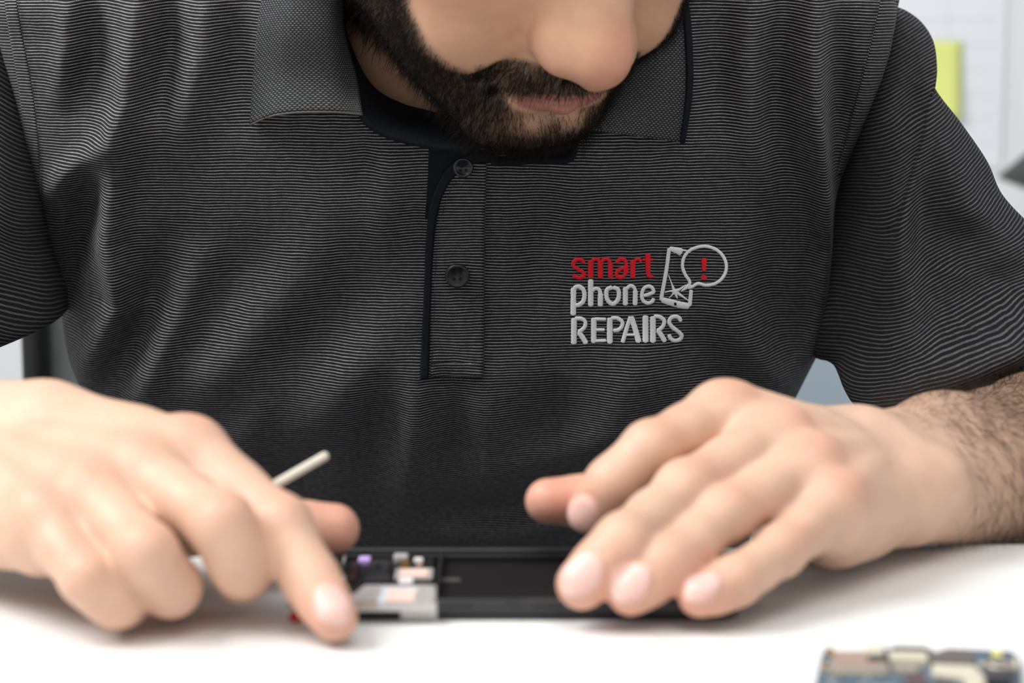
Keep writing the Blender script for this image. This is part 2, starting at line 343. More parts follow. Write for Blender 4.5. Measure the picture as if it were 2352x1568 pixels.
# ------------------------------------------------------------------ signed-distance modelling
class SDF:
    def __init__(s, lo, hi, h):
        s.lo = np.array(lo, float); s.h = h; s.n = np.ceil((np.array(hi)-s.lo)/h).astype(int)+1
        s.d = np.full(s.n, .05, np.float32)
        s.ax = [s.lo[k]+h*np.arange(s.n[k]) for k in range(3)]
    def _sub(s, lo, hi):
        a = np.clip(((np.array(lo)-s.lo)/s.h).astype(int), 0, s.n); b = np.clip(np.ceil((np.array(hi)-s.lo)/s.h).astype(int)+1, 0, s.n)
        sl = tuple(slice(a[k], b[k]) for k in range(3))
        return sl, [s.ax[k][sl[k]].astype(np.float32) for k in range(3)]
    def _mix(s, sl, v, k, op, target=None):
        t = s.d if target is None else target
        A = t[sl]
        if op == 'add':
            if k > 0:
                hh = np.clip(.5+.5*(A-v)/k, 0, 1); t[sl] = A*(1-hh)+v*hh-k*hh*(1-hh)
            else: t[sl] = np.minimum(A, v)
        else:
            if k > 0:
                hh = np.clip(.5-.5*(A+v)/k, 0, 1); t[sl] = A*(1-hh)-v*hh+k*hh*(1-hh)
            else: t[sl] = np.maximum(A, -v)
    def cone(s, a, b, ra, rb, k=.003, op='add', target=None, flat=None):
        a, b = np.array(a, float), np.array(b, float); pad = max(ra, rb)+k+.006
        sl, (X, Y, Z) = s._sub(np.minimum(a, b)-pad, np.maximum(a, b)+pad)
        if 0 in [len(X), len(Y), len(Z)]: return
        X = X[:, None, None]-a[0]; Y = Y[None, :, None]-a[1]; Z = Z[None, None, :]-a[2]; ab = b-a; L = float(ab@ab)+1e-12
        t = np.clip((X*ab[0]+Y*ab[1]+Z*ab[2])/L, 0, 1)
        if flat is None:
            v = np.sqrt((X-t*ab[0])**2+(Y-t*ab[1])**2+(Z-t*ab[2])**2)-(ra+(rb-ra)*t)
        else:
            nrm, f = flat; dx, dy, dz = X-t*ab[0], Y-t*ab[1], Z-t*ab[2]
            dn = dx*nrm[0]+dy*nrm[1]+dz*nrm[2]; g = (1/f-1)
            dx += dn*g*nrm[0]; dy += dn*g*nrm[1]; dz += dn*g*nrm[2]
            v = (np.sqrt(dx*dx+dy*dy+dz*dz)-(ra+(rb-ra)*t))*(f+.3*(1-f))
        s._mix(sl, v.astype(np.float32), k, op, target)
    def ell(s, c, r, k=.003, R=None, op='add', target=None):
        c = np.array(c, float); r = np.array(r, float); pad = r.max()+k+.006
        sl, (X, Y, Z) = s._sub(c-pad, c+pad)
        if 0 in [len(X), len(Y), len(Z)]: return
        X = X[:, None, None]-c[0]; Y = Y[None, :, None]-c[1]; Z = Z[None, None, :]-c[2]
        if R is not None: X, Y, Z = (X*R[0][0]+Y*R[0][1]+Z*R[0][2], X*R[1][0]+Y*R[1][1]+Z*R[1][2], X*R[2][0]+Y*R[2][1]+Z*R[2][2])
        k0 = np.sqrt((X/r[0])**2+(Y/r[1])**2+(Z/r[2])**2); k1 = np.sqrt((X/r[0]**2)**2+(Y/r[1]**2)**2+(Z/r[2]**2)**2)+1e-9
        s._mix(sl, (k0*(k0-1)/k1).astype(np.float32), k, op, target)
    def smooth(s, it=1):
        for _ in range(it):
            for ax in range(3):
                d = s.d; e = d.copy(); a = [slice(None)]*3; b = [slice(None)]*3; c = [slice(None)]*3
                a[ax] = slice(1, -1); b[ax] = slice(0, -2); c[ax] = slice(2, None)
                e[tuple(a)] = .5*d[tuple(a)]+.25*(d[tuple(b)]+d[tuple(c)]); s.d = e
    def mesh(s):
        """naive surface nets"""
        d = s.d; neg = d < 0; n = s.n
        cnt = np.zeros(n-1, np.int8)
        for i in (0, 1):
            for j in (0, 1):
                for k in (0, 1): cnt += neg[i:n[0]-1+i, j:n[1]-1+j, k:n[2]-1+k]
        cells = np.argwhere((cnt > 0) & (cnt < 8)); idx = np.full(n-1, -1, np.int32); idx[tuple(cells.T)] = np.arange(len(cells))
        acc = np.zeros((len(cells), 3)); num = np.zeros(len(cells))
        corner = [(i, j, k) for i in (0, 1) for j in (0, 1) for k in (0, 1)]
        val = {c: d[tuple((cells+np.array(c)).T)] for c in corner}
        for c in corner:
            for ax in range(3):
                if c[ax] == 0:
                    e = list(c); e[ax] = 1; e = tuple(e); A, B = val[c], val[e]; m = (A < 0) != (B < 0)
                    t = A[m]/(A[m]-B[m]); p = np.tile(np.array(c, float), (m.sum(), 1)); p[:, ax] = t
                    acc[m] += p; num[m] += 1
        V = s.lo+s.h*(cells+acc/num[:, None]); F = []
        for ax in range(3):
            u, v = (ax+1) % 3, (ax+2) % 3
            a = [slice(1, n[k]-1) for k in range(3)]; a[ax] = slice(0, n[ax]-1); b = list(a); b[ax] = slice(1, n[ax])
            A, B = neg[tuple(a)], neg[tuple(b)]; ch_ = np.argwhere(A != B)
            off = np.array([1, 1, 1]); off[ax] = 0; ch_ = ch_+off
            def g(du, dv):
                c = ch_.copy(); c[:, u] += du; c[:, v] += dv; return idx[tuple(c.T)]
            q = np.stack([g(-1, -1), g(0, -1), g(0, 0), g(-1, 0)], 1)
            inside = neg[tuple(ch_.T)]; q[~inside] = q[~inside][:, ::-1]; F.append(q)
        return V, np.vstack(F)
def nrm(v): v = np.array(v, float); return v/np.linalg.norm(v)
def normals(V, F):
    n = np.zeros_like(V); fn = np.cross(V[F[:, 2]]-V[F[:, 0]], V[F[:, 3]]-V[F[:, 1]])
    for k in range(4): np.add.at(n, F[:, k], fn)
    return n/(np.linalg.norm(n, axis=1)[:, None]+1e-12)
SKIN = np.array([.665, .435, .315]); REDN = np.array([.70, .31, .215]); NAIL = np.array([.78, .50, .44])
def spots(V, col, pts, target, k=1.):
    for p, r, a in pts:
        w = np.exp(-(np.linalg.norm(V-p, axis=1)/r)**2)[:, None]*a*k; col = col*(1-w)+np.array(target)*w
    return col
# ------------------------------------------------------------------ hands and forearms
BODY = []    # (verts, faces, tint, gloss)
def build_hand(J, wrist, elbow, name, mirror, h=.0011, bulk=None, extra=None):
    """J: dict finger -> list of (px,py,D,r_mm). wrist/elbow: (px,py,D). The palm is built from metacarpals."""
    K = {f: [P(a, b, D) for a, b, D, r in v] for f, v in J.items()}; Rr = {f: [r*mm for *_, r in v] for f, v in J.items()}
    w = P(*wrist); e = elbow
    allp = np.array([w]+[p for v in K.values() for p in v]); lo_ = allp.min(0)-.022; hi_ = allp.max(0)+.022
    arm_dir = nrm(e-w); tip = w+arm_dir*extra
    lo_ = np.minimum(lo_, tip-.045); hi_ = np.maximum(hi_, tip+.045)
    G = SDF(lo_, hi_, h)
    acr = nrm(K['index'][0]-K['pinky'][0]); fwd = nrm((K['middle'][0]+K['ring'][0])/2-w); nb = np.cross(acr, fwd)
    nb = nrm(nb); 
    if nb[1] > 0 and nb[2] < 0 or nb[1] > .2: nb = -nb      # dorsal side looks to the camera / up
    acr = nrm(np.cross(fwd, nb))*np.sign(np.dot(np.cross(fwd, nb), acr))
    # palm
    fl = (nb, .78)
    for f, off, rw in (('index', .017, .0125), ('middle', .006, .013), ('ring', -.006, .0125), ('pinky', -.016, .0115)):
        a = w+acr*off+fwd*.006; b = K[f][0]-nb*.001
        G.cone(a, b, rw, Rr[f][0]*.96, .013)
    for f, r_ in (('index', .0135), ('middle', .014), ('ring', .0135), ('pinky', .0125)):      # palm pads beneath
        a = w*.55+K[f][0]*.45-nb*.007; G.cone(w-nb*.002+fwd*.012, K[f][0]-nb*.0045-fwd*.004, r_*.95, r_*.92, .008)
    hy = w*.55+K['pinky'][0]*.45-nb*.010-acr*.002
    G.ell(hy, (.014, .022, .012), .008, R=np.array([acr, fwd, nb]))
    for a_, b_, ra, rb in (bulk or []): G.cone(P(*a_), P(*b_), ra*mm, rb*mm, .010)
    # thumb root
    G.cone(w+acr*.012-nb*.004+fwd*.006, K['thumb'][0], .013, Rr['thumb'][0]*1.25, .010)
    # tendons
    for f in ('index', 'middle', 'ring', 'pinky'):
        a = K[f][0]+nb*(Rr[f][0]*.78); b = w*.5+K[f][0]*.5+nb*.0112
        G.cone(a-fwd*.004, b, .0026, .0014, .006)
        G.ell(K[f][0]+nb*(Rr[f][0]*.36), (.0072, .0072, .0068), .006)
    palm = G.d.copy(); out = palm.copy()
    info = {}
    for f in ('thumb', 'index', 'middle', 'ring', 'pinky'):
        k3, r3 = K[f], Rr[f]; D_ = np.full(G.n, .05, np.float32)
        for i in range(len(k3)-1):
            G.cone(k3[i], k3[i+1], r3[i]*.97, r3[i+1]*.97, .006, target=D_)
            # fleshy middle of the phalanx, palmar side
            mdd = (k3[i]+k3[i+1])/2-nb*.0012; G.ell(mdd, (min(r3[i], r3[i+1])*1.0,)*3, .004, target=D_)
        for i in range(1, len(k3)-1): G.ell(k3[i]+nb*.0004, (r3[i]*.99,)*3, .003, target=D_)
        # nail
        tp, dp = k3[-1], k3[-2]; fd = nrm(tp-dp); info[f] = (tp, fd, r3[-1], dp)
        kk = {'thumb': .010, 'pinky': .003}.get(f, .0042)
        A = palm; hh = np.clip(.5+.5*(A-D_)/kk, 0, 1); fld = A*(1-hh)+D_*hh-kk*hh*(1-hh)
        out = np.minimum(out, fld)
    G.d = out
    # wrist and forearm (radius and ulna side by side)
    sd = nrm(np.cross(arm_dir, nb)); sd *= np.sign(np.dot(sd, acr))
    el_ = float(np.linalg.norm(e-w))
    for t_, s_ in ((.0095, .0175), (-.0095, .0170)):
        G.cone(w+sd*t_-fwd*.004, w+arm_dir*.06+sd*t_*1.1, s_, .0215, .012)
        G.cone(w+arm_dir*.06+sd*t_*1.1, w+arm_dir*.15+sd*t_*1.3, .0215, .030, .012); G.cone(w+arm_dir*.15+sd*t_*1.3, w+arm_dir*el_, .030, .034, .012)
    G.ell(w+arm_dir*.008-acr*.017+nb*.010, (.009, .009, .008), .008)          # head of the ulna
    G.smooth(1)
    V, F = G.mesh(); N = normals(V, F)
    col = np.tile(SKIN, (len(V), 1)); gl = np.full((len(V), 3), .48)
    red = [(K[f][0]+nb*Rr[f][0], .009, .5) for f in ('index', 'middle', 'ring', 'pinky')]
    red += [(K[f][1]+nb*Rr[f][1]*.9, .008, .42) for f in ('index', 'middle', 'ring', 'pinky')]
    red += [(K[f][-1], .012, .7) for f in K]+[(K[f][2], .008, .3) for f in ('index', 'middle', 'ring', 'pinky')]
    col = spots(V, col, red, REDN)
    if 'thumb' in K: col = spots(V, col, [(K['thumb'][-1], .02, .4)], (.62, .27, .21))
    return dict(V=V, F=F, N=N, col=col, gl=gl, K=K, R=Rr, nb=nb, info=info, w=w, arm=arm_dir, acr=acr, fwd=fwd)
def add_nail(Hd, f, up, wd=.0062, ln=.0075, back=.0005):
    """raise a nail plate on the finger end; `up` = direction the nail faces"""
    tp, fd, r, dp = Hd['info'][f]; up = np.array(up, float); up = nrm(up-fd*np.dot(up, fd)); sd = np.cross(fd, up)
    V, N = Hd['V'], Hd['N']; q = V-(tp-fd*back); a, b, c = q@sd, q@fd, q@up
    e = ((a/wd)**2+(b/ln)**2)**.5; side = (N@up > .25) & (c > 0) & (np.linalg.norm(q, axis=1) < .02)
    m = np.where(side, np.clip((1-e)*6, 0, 1), 0); gr = np.where(side, np.exp(-((e-1.12)/.10)**2), 0)
    Hd['V'] = V+N*(m*.00045-gr*.0004)[:, None]
    Hd['col'] = Hd['col']*(1-m[:, None])+NAIL*m[:, None]
    cut = m*np.clip((b-ln*.72)/.001, 0, 1); Hd['col'] = Hd['col']*(1-cut[:, None]*.5)+np.array([.85, .78, .70])*cut[:, None]*.5
    Hd['gl'] = Hd['gl']*(1-m[:, None])+.36*m[:, None]
def report(nm, Hd):
    for f, k in Hd['K'].items(): print(nm, f, [round(float(np.linalg.norm(k[i+1]-k[i]))*1000, 1) for i in range(len(k)-1)], 'tipz', round(float(k[-1][2])*1000, 1), 'tipy', round(float(k[-1][1])*1000, 1))
    print(nm, 'idx-pinky', np.linalg.norm(Hd['K']['index'][0]-Hd['K']['pinky'][0])*1000, 'wrist-mid', np.linalg.norm(Hd['w']-Hd['K']['middle'][0])*1000, 'nb', Hd['nb'])
# his right hand (left in the photograph), index finger pressing on the table before the phone
JR = {'index': [(440, 1042, 674, 11.4), (646, 1208, 649, 8.7), (716, 1335, 640, 7.9), (768, 1418, 629, 7.3)],
      'middle': [(330, 1092, 664, 11.2), (510, 1205, 636, 9.0), (556, 1298, 642, 8.6), (552, 1332, 662, 7.8)],
      'ring': [(212, 1142, 655, 10.8), (335, 1272, 630, 8.8), (392, 1348, 640, 8.3), (392, 1356, 660, 7.8)],
      'pinky': [(105, 1200, 648, 10.0), (200, 1328, 629, 7.3), (270, 1380, 633, 7.1), (290, 1384, 648, 6.8)],
      'thumb': [(390, 1170, 694, 12.0), (610, 1210, 690, 10.0), (768, 1214, 693, 8.6)]}
E_R, E_L = np.array([-.40, .85, -.04]), P(2600, 1060, 900)
HR = build_hand(JR, (-115, 1052, 700), E_R, 'right', False, extra=.25, bulk=[((-150, 945, 708), (110, 965, 696), 12.5, 11), ((110, 965, 696), (300, 1015, 684), 11, 10.5), ((-120, 1190, 690), (100, 1225, 660), 13, 11)]); report('R', HR)
for f, up in (('index', (.12, -.75, .62)),): add_nail(HR, f, up, .0060, .0070, .0005)
# his left hand (right in the photograph), fingertips on the front edge of the phone
JL = {'index': [(1658, 955, 712, 11.6), (1492, 1032, 690, 8.5), (1405, 1112, 686, 7.9), (1352, 1176, 690, 7.4)],
      'middle': [(1775, 1012, 700, 11.4), (1572, 1124, 671, 8.6), (1432, 1248, 650, 8.5), (1337, 1340, 645, 8.3)],
      'ring': [(1848, 1078, 690, 11.0), (1664, 1183, 665, 8.2), (1530, 1296, 648, 8.0), (1448, 1360, 644, 7.4)],
      'pinky': [(1905, 1165, 680, 10.4), (1790, 1266, 662, 7.3), (1690, 1334, 648, 6.9), (1604, 1370, 643, 6.5)],
      'thumb': [(1640, 1130, 728, 12.0), (1420, 1145, 712, 9.6), (1258, 1150, 704, 7.8)]}
HL = build_hand(JL, (2028, 1095, 736), E_L, 'left', True, extra=.25, bulk=[((1915, 1215, 700), (1965, 1190, 712), 12.5, 11.5)]); report('L', HL)
for f, up, a, b in (('index', (-.1, -.9, .35), .0060, .0070), ('middle', (-.05, -.72, .7), .0066, .0078), ('ring', (0, -.72, .7), .0058, .0070), ('pinky', (0, -.7, .7), .0050, .0062)):
    add_nail(HL, f, up, a, b)
# ------------------------------------------------------------------ torso surface (heightfield front wrapped round to a closed body)
zk = np.array([-260, -120, -63, -20, 2, 24, 48, 67, 88, 110, 131, 152, 174, 195, 210, 228, 246, 262])*mm
def cv(v): 
    v = np.array(v, float)*mm
    return lambda z: np.interp(z, zs_f, np.interp(zs_f, zk, v)) if False else smooth_interp(z, zk, v)
def smooth_interp(z, x, y):
    # monotone-ish cubic (Catmull-Rom / Hermite)
    m = np.gradient(y, x); z = np.clip(z, x[0], x[-1]); i = np.clip(np.searchsorted(x, z)-1, 0, len(x)-2)
    hh = x[i+1]-x[i]; t = (z-x[i])/hh; t2, t3 = t*t, t*t*t
    return (2*t3-3*t2+1)*y[i]+(t3-2*t2+t)*hh*m[i]+(-2*t3+3*t2)*y[i+1]+(t3-t2)*hh*m[i+1]
f_y = cv([1065, 1020, 990, 950, 933, 921, 916, 912, 907, 900, 894, 890, 887, 887, 896, 908, 926, 950])    # front centre line
f_L = cv([162, 162, 164, 174, 180, 188, 191, 194, 197, 200, 203, 205, 208, 210, 192, 150, 100, 62])      # half width, photo left
f_R = cv([156, 154, 153, 160, 165, 173, 175, 176, 177, 181, 188, 195, 200, 198, 180, 150, 100, 62])      # half width, photo right
f_b = cv([110, 112, 115, 118, 119, 120, 122, 123, 124, 126, 126, 124, 118, 110, 98, 78, 60, 45])        # half depth
TXC = -26*mm; NEXP = 3.1
FOLDS = []
def front(x, z, folds=True):
    x, z = np.asarray(x, float), np.asarray(z, float)
    a = np.where(x > TXC, f_R(z), f_L(z)); t = np.clip(np.abs((x-TXC)/a), 0, .9999); b = f_b(z)
    y = f_y(z)+b*(1-(1-t**NEXP)**(1/NEXP))
    if folds: y = y-fold_h(x, z)
    return y
def fold_h(x, z):
    h = np.zeros(np.broadcast(x, z).shape)
    for seg, amp, wd in FOLDS:
        best = np.full(h.shape, 1e9); av = np.zeros(h.shape)
        n = len(seg)
        for i in range(n-1):
            ax, az = seg[i]; bx_, bz = seg[i+1]; dx, dz = bx_-ax, bz-az; L = dx*dx+dz*dz
            t = np.clip(((x-ax)*dx+(z-az)*dz)/L, 0, 1); d = (x-ax-t*dx)**2+(z-az-t*dz)**2
            s = (i+t)/(n-1); m = d < best; best = np.where(m, d, best); av = np.where(m, amp*np.sin(np.pi*np.clip(.12+.76*s, 0, 1)), av)
        h = h+av*np.exp(-best/(wd*wd))
    return h
def chest(px, py, folds=True, lift=0.):
    r = ray(px, py); s = np.full(r.shape[:-1], .93)
    for _ in range(9 if folds else 7):
        p = CAMP+r*s[..., None]; s = s+.85*((front(p[..., 0], p[..., 2], folds)-p[..., 1])/r[..., 1])
    p = CAMP+r*s[..., None]; p[..., 1] -= lift; return p
def fold(pts, amp, wd):
    amp *= 2.6
    q = chest(np.array([p[0] for p in pts], float), np.array([p[1] for p in pts], float), False)
    FOLDS.append(([(a[0], a[2]) for a in q], amp*mm, wd*mm))
_F = [  # photo-left chest
 ([(330, -40), (310, 120), (300, 240), (262, 330), (190, 380), (120, 440)], 7, 7),
 ([(205, 360), (195, 470), (165, 600), (150, 700)], -6, 9),
 ([(330, 300), (262, 420), (255, 560), (285, 700), (225, 800), (190, 880)], 6.5, 8),
 ([(390, 560), (330, 700), (300, 800), (250, 900)], -5, 9),
 ([(455, 600), (420, 720), (370, 800), (330, 900), (300, 980)], 4, 9),
 ([(400, -40), (385, 100), (370, 230)], -4, 6), ([(480, -40), (470, 120), (430, 260), (420, 340)], 3.5, 8),
 ([(560, -40), (545, 120), (560, 260)], -3, 8),
 ([(230, -40), (215, 130), (180, 250)], -4, 7), ([(165, -40), (160, 100), (140, 220)], 3, 6),
 ([(650, 560), (560, 640), (470, 740), (420, 830)], -2.6, 14), ([(760, 500), (650, 660), (520, 830), (440, 930)], 2.6, 16),
 ([(900, 560), (780, 720), (640, 880), (540, 1000)], -2.0, 16), ([(880, 760), (790, 900), (700, 1040)], 2.2, 14),
 ([(620, 900), (560, 1010), (540, 1100)], 2.5, 10), ([(720, 1040), (660, 1120), (640, 1200)], -3, 11),
 ([(880, 330), (890, 460), (880, 600)], 2.0, 8), ([(840, 320), (835, 420)], -1.5, 6),
 # under the placket
 ([(965, 880), (955, 980), (940, 1090), (945, 1180)], 4, 9), ([(1020, 890), (1035, 1000), (1050, 1120)], -3.0, 9), ([(1110, 890), (1120, 1000), (1090, 1150)], 2.4, 10),
 ([(880, 900), (870, 1000), (860, 1120)], -3, 10),
 # photo-right chest
 ([(1870, -20), (1858, 120), (1862, 260), (1880, 400), (1892, 560), (1885, 700), (1872, 800)], 9, 7),
 ([(1800, -20), (1785, 130), (1775, 280), (1800, 420)], -4.5, 8), ([(1730, -20), (1722, 150), (1730, 300), (1760, 420)], 3.5, 9),
 ([(1660, -20), (1650, 150), (1660, 280)], -2.6, 8),
 ([(1930, 60), (1935, 250), (1915, 400)], -6, 7),
 ([(1790, 500), (1760, 640), (1790, 760), (1830, 860)], -3.5, 11), ([(1690, 560), (1680, 700), (1740, 820), (1800, 930)], 3.2, 12),
 ([(1600, 820), (1700, 900), (1760, 980)], -3, 12), ([(1480, 830), (1420, 960), (1380, 1080)], 2.6, 12), ([(1300, 860), (1260, 980), (1240, 1100)], -2.4, 12),
 ([(1390, 330), (1330, 430), (1300, 560)], 1.6, 12), ([(1250, 430), (1240, 560), (1230, 700)], -1.6, 9),
 ([(1420, 1000), (1250, 1060), (1050, 1110)], 2.5, 11), ([(1380, 1110), (1200, 1160), (980, 1180)], -3.5, 12), ([(1350, 1190), (1150, 1225), (930, 1220)], 3, 9)]
for p, a_, w_ in _F: fold(p, a_, w_)
# ------------------------------------------------------------------ the person
person = empty('person', (-.02, .97, FZ))
tag(person, 'bearded person in a dark striped polo shirt bending over the opened phone, repairing it', 'person')
PB = np.array(person.location)
def onp(o, V=None): 
    """shift a part authored in world coordinates under the person's empty"""
    o.location = Vector(-PB) if o.parent is person else o.location; return o
# shirt body
nth, nz = 620, 430
th = np.linspace(-np.pi, np.pi, nth, endpoint=False); zz = np.concatenate([np.linspace(-.26, -.1, 40, endpoint=False), np.linspace(-.1, .262, nz-40)])
TH, ZZ = np.meshgrid(th, zz, indexing='ij')
sx_ = np.sign(np.sin(TH))*np.abs(np.sin(TH))**(2/NEXP); cy_ = np.sign(np.cos(TH))*np.abs(np.cos(TH))**(2/NEXP)
A = np.where(sx_ > 0, f_R(ZZ), f_L(ZZ)); X = TXC+A*sx_; Y = f_y(ZZ)+f_b(ZZ)*(1-cy_)
fm = np.clip(cy_*3.2, 0, 1)*np.clip((ZZ+.12)/.05, 0, 1); FH = fold_h(X, ZZ)*fm*(cy_ > 0); Y = Y-FH
# cloth length down the front
zf = np.linspace(-.27, .27, 900); yf = f_y(zf); arc = np.r_[0, np.cumsum(np.hypot(np.diff(zf), np.diff(yf)))]
UVv = np.interp(ZZ, zf, arc)*1000+FH*130; UVu = X*1000
TORSO = np.stack([X, Y, ZZ], -1)
keep_f = grid_faces(nth, nz, True)
cen = TORSO.reshape(-1, 3)[keep_f].mean(1)
r_ = cen-CAMP; dd = r_[:, 1]*_c-r_[:, 2]*_s; ppx = CX+FPX*r_[:, 0]/dd; ppy = CY-FPX*(r_[:, 1]*_s+r_[:, 2]*_c)/dd
neck = (np.abs((ppx-1050)/340)**2.5+np.abs((ppy+60)/392)**2.5 < 1) & (cen[:, 1] < 1.02)
# the neck opening: also drop everything above the shoulder line close to the neck
neck |= (cen[:, 2] > .257)
shirt = mesh('polo_shirt', TORSO.reshape(-1, 3), keep_f[~neck], M_shirt, person, uv=np.stack([UVu, UVv], -1).reshape(-1, 2))
lab(shirt, 'dark grey polo shirt with fine pale stripes'); shirt.location = Vector(-PB)
solid(shirt, .0011, -1)
# strips laid on the shirt -------------------------------------------------
def patch(name, left, right, mat_, parent=shirt, nu=40, nv=90, lift=1.2, thick=.8, lift_fn=None, uvs=(1, 1), uvoff=(0, 0), bevel=0, flipv=False, cloth=True):
    Lp, Rp = spline(left, nv), spline(right, nv); t = np.linspace(0, 1, nu)[:, None, None]
    Q = Lp[None]*(1-t)+Rp[None]*t; c = chest(Q[..., 0], Q[..., 1]); base_ = c.copy()
    lf = lift*mm*np.ones(Q.shape[:2])
    if lift_fn is not None: lf = lift_fn(t[..., 0]*np.ones((1, nv)), np.linspace(0, 1, nv)[None]*np.ones((nu, 1)))*mm
    if bevel:
        e = np.minimum(np.linspace(0, 1, nu)[:, None], 1-np.linspace(0, 1, nu)[:, None])*nu; lf = lf*np.clip(e/2.5+.25, 0, 1)**.5
    # move towards the camera along the line of sight keeps the drawn outline; thickness is real
    r = c-CAMP; r = r/np.linalg.norm(r, axis=-1)[..., None]; c = c-r*lf[..., None]
    vv = np.interp(base_[..., 2], zf, arc)*1000+fold_h(base_[..., 0], base_[..., 2])*130
    uv = np.stack([c[..., 0]*1000*uvs[0]+uvoff[0], vv*uvs[1]+uvoff[1]], -1)
    o = grid(name, c, mat_, parent, uv=uv)
    if thick: solid(o, thick*mm, -1)
    # faces must look to the camera
    me = o.data; n0 = me.polygons[len(me.polygons)//2].normal
    if n0.y > 0: me.flip_normals()
    return o
# placket
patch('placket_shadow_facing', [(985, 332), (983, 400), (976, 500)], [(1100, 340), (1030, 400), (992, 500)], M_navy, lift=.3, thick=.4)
pl = patch('placket', [(1075, 376), (1022, 430), (1000, 520), (988, 640), (986, 760), (984, 866)], [(1118, 376), (1116, 430), (1113, 520), (1112, 640), (1112, 760), (1110, 866)], M_shirt, lift=1.9, thick=1.2, uvoff=(7, .5), bevel=1)
patch('placket_hem', [(988, 833), (987, 864)], [(1109, 835), (1109, 864)], M_shirt, lift=2.7, thick=.9, nv=10, uvoff=(0, .9), bevel=1)
patch('placket_piping', [(1140, 352), (1092, 350), (1040, 372), (1006, 420), (986, 480), (978, 560), (974, 660), (969, 760), (964, 872)], [(1140, 375), (1098, 374), (1056, 394), (1024, 436), (1004, 490), (995, 560), (991, 660), (987, 760), (984, 868)], M_navy, nu=14, nv=140, lift=2.9, thick=1.8, bevel=1)
# stitch lines: rows of tiny thread bumps joined as one part
def stitches(name, line, step=6.2, w=1.5, lift=2.3, m=M_stitch, parent=shirt):
    L = np.sum(np.linalg.norm(np.diff(np.array(line, float), axis=0), axis=1)); n = max(3, int(L/step)); q = spline(line, n*2+1); V, F = [], []
    for k in range(n):
        a, b = q[2*k], q[2*k+1]*.75+q[2*k+2]*.25; d = (b-a)/np.linalg.norm(b-a); s = np.array([-d[1], d[0]])*w/2; mid = (a+b)/2
        pts = np.array([a-s, a+s, mid+s*1.3, b+s, b-s, mid-s*1.3]); c = chest(pts[:, 0], pts[:, 1], lift=lift*mm); cm = chest(mid[0], mid[1], lift=(lift+.22)*mm)
        i = len(V); V += list(c)+[cm]; F += [(i+j, i+(j+1) % 6, i+6) for j in range(6)]
    o = mesh(name, V, F, m, parent); o['kind'] = 'stuff'; return o
stitches('placket_stitching', [(1076, 392), (1036, 436), (1014, 500), (1003, 580), (999, 680), (995, 780), (993, 830)])
stitches('placket_seam', [(1117, 380), (1115, 520), (1113, 680), (1112, 850)], lift=2.1)
stitches('hem_stitching', [(990, 836), (1050, 835), (1108, 836)], lift=3.0, w=2.2)
stitches('hem_stitching', [(990, 862), (1050, 862), (1108, 863)], lift=3.0, w=2.2)
# shoulder seams (folded double cloth beside the armhole)
patch('armhole_seam', [(2035, -60), (2020, 20), (1995, 130), (1958, 260), (1925, 400)], [(2078, -60), (2062, 20), (2040, 130), (2003, 260), (1962, 400)], M_shirt, nu=16, nv=100, lift=1.6, thick=1.4, bevel=1, uvoff=(3, .7))
stitches('armhole_stitching', [(2022, -40), (2008, 50), (1983, 150), (1948, 280), (1920, 400)], lift=1.0)
patch('armhole_seam', [(2, -60), (18, 60), (42, 200), (58, 340), (66, 480), (80, 600), (96, 690)], [(28, -60), (46, 60), (72, 200), (88, 340), (92, 480), (108, 600), (126, 690)], M_shirt, nu=14, nv=100, lift=1.4, thick=1.2, bevel=1, uvoff=(3, .7))
stitches('armhole_stitching', [(36, -40), (55, 80), (80, 220), (94, 360), (98, 480), (112, 600)], lift=1.0)
# buttons
def button(px, py, r, lift=3.4):
    c = chest(px, py, lift=lift*mm); ax = nrm(np.array([.0, -1, -.12]))
    prof = [(0, 0), (r*.93, 0), (r, .0006), (r*.98, .0017), (r*.86, .0022), (r*.72, .0019), (r*.60, .00135), (0, .0011)]
    o = lathe('button', prof, M_button, shirt, axis=tuple(ax), loc=tuple(c))
    sx = np.array([1, 0, 0.]); sy = np.cross(ax, sx)
    V, F = [], []
    for dx, dy in ((-1, -1), (1, -1), (-1, 1), (1, 1)):
        cc = c+sx*dx*r*.24+sy*dy*r*.24+ax*.00125; i = len(V); V.append(cc+ax*.00022)
        for k in range(12): V.append(cc+(sx*math.cos(k*math.pi/6)+sy*math.sin(k*math.pi/6))*r*.125+ax*.00022)
        F += [(i, i+1+k, i+1+(k+1) % 12) for k in range(12)]
    hole = mesh('button_holes', V, F, mat('button_hole', (.001, .001, .001), .9), shirt); hole['kind'] = 'stuff'
    return o
button(1051, 630, .0054); button(1064, 383, .0044, 1.6)
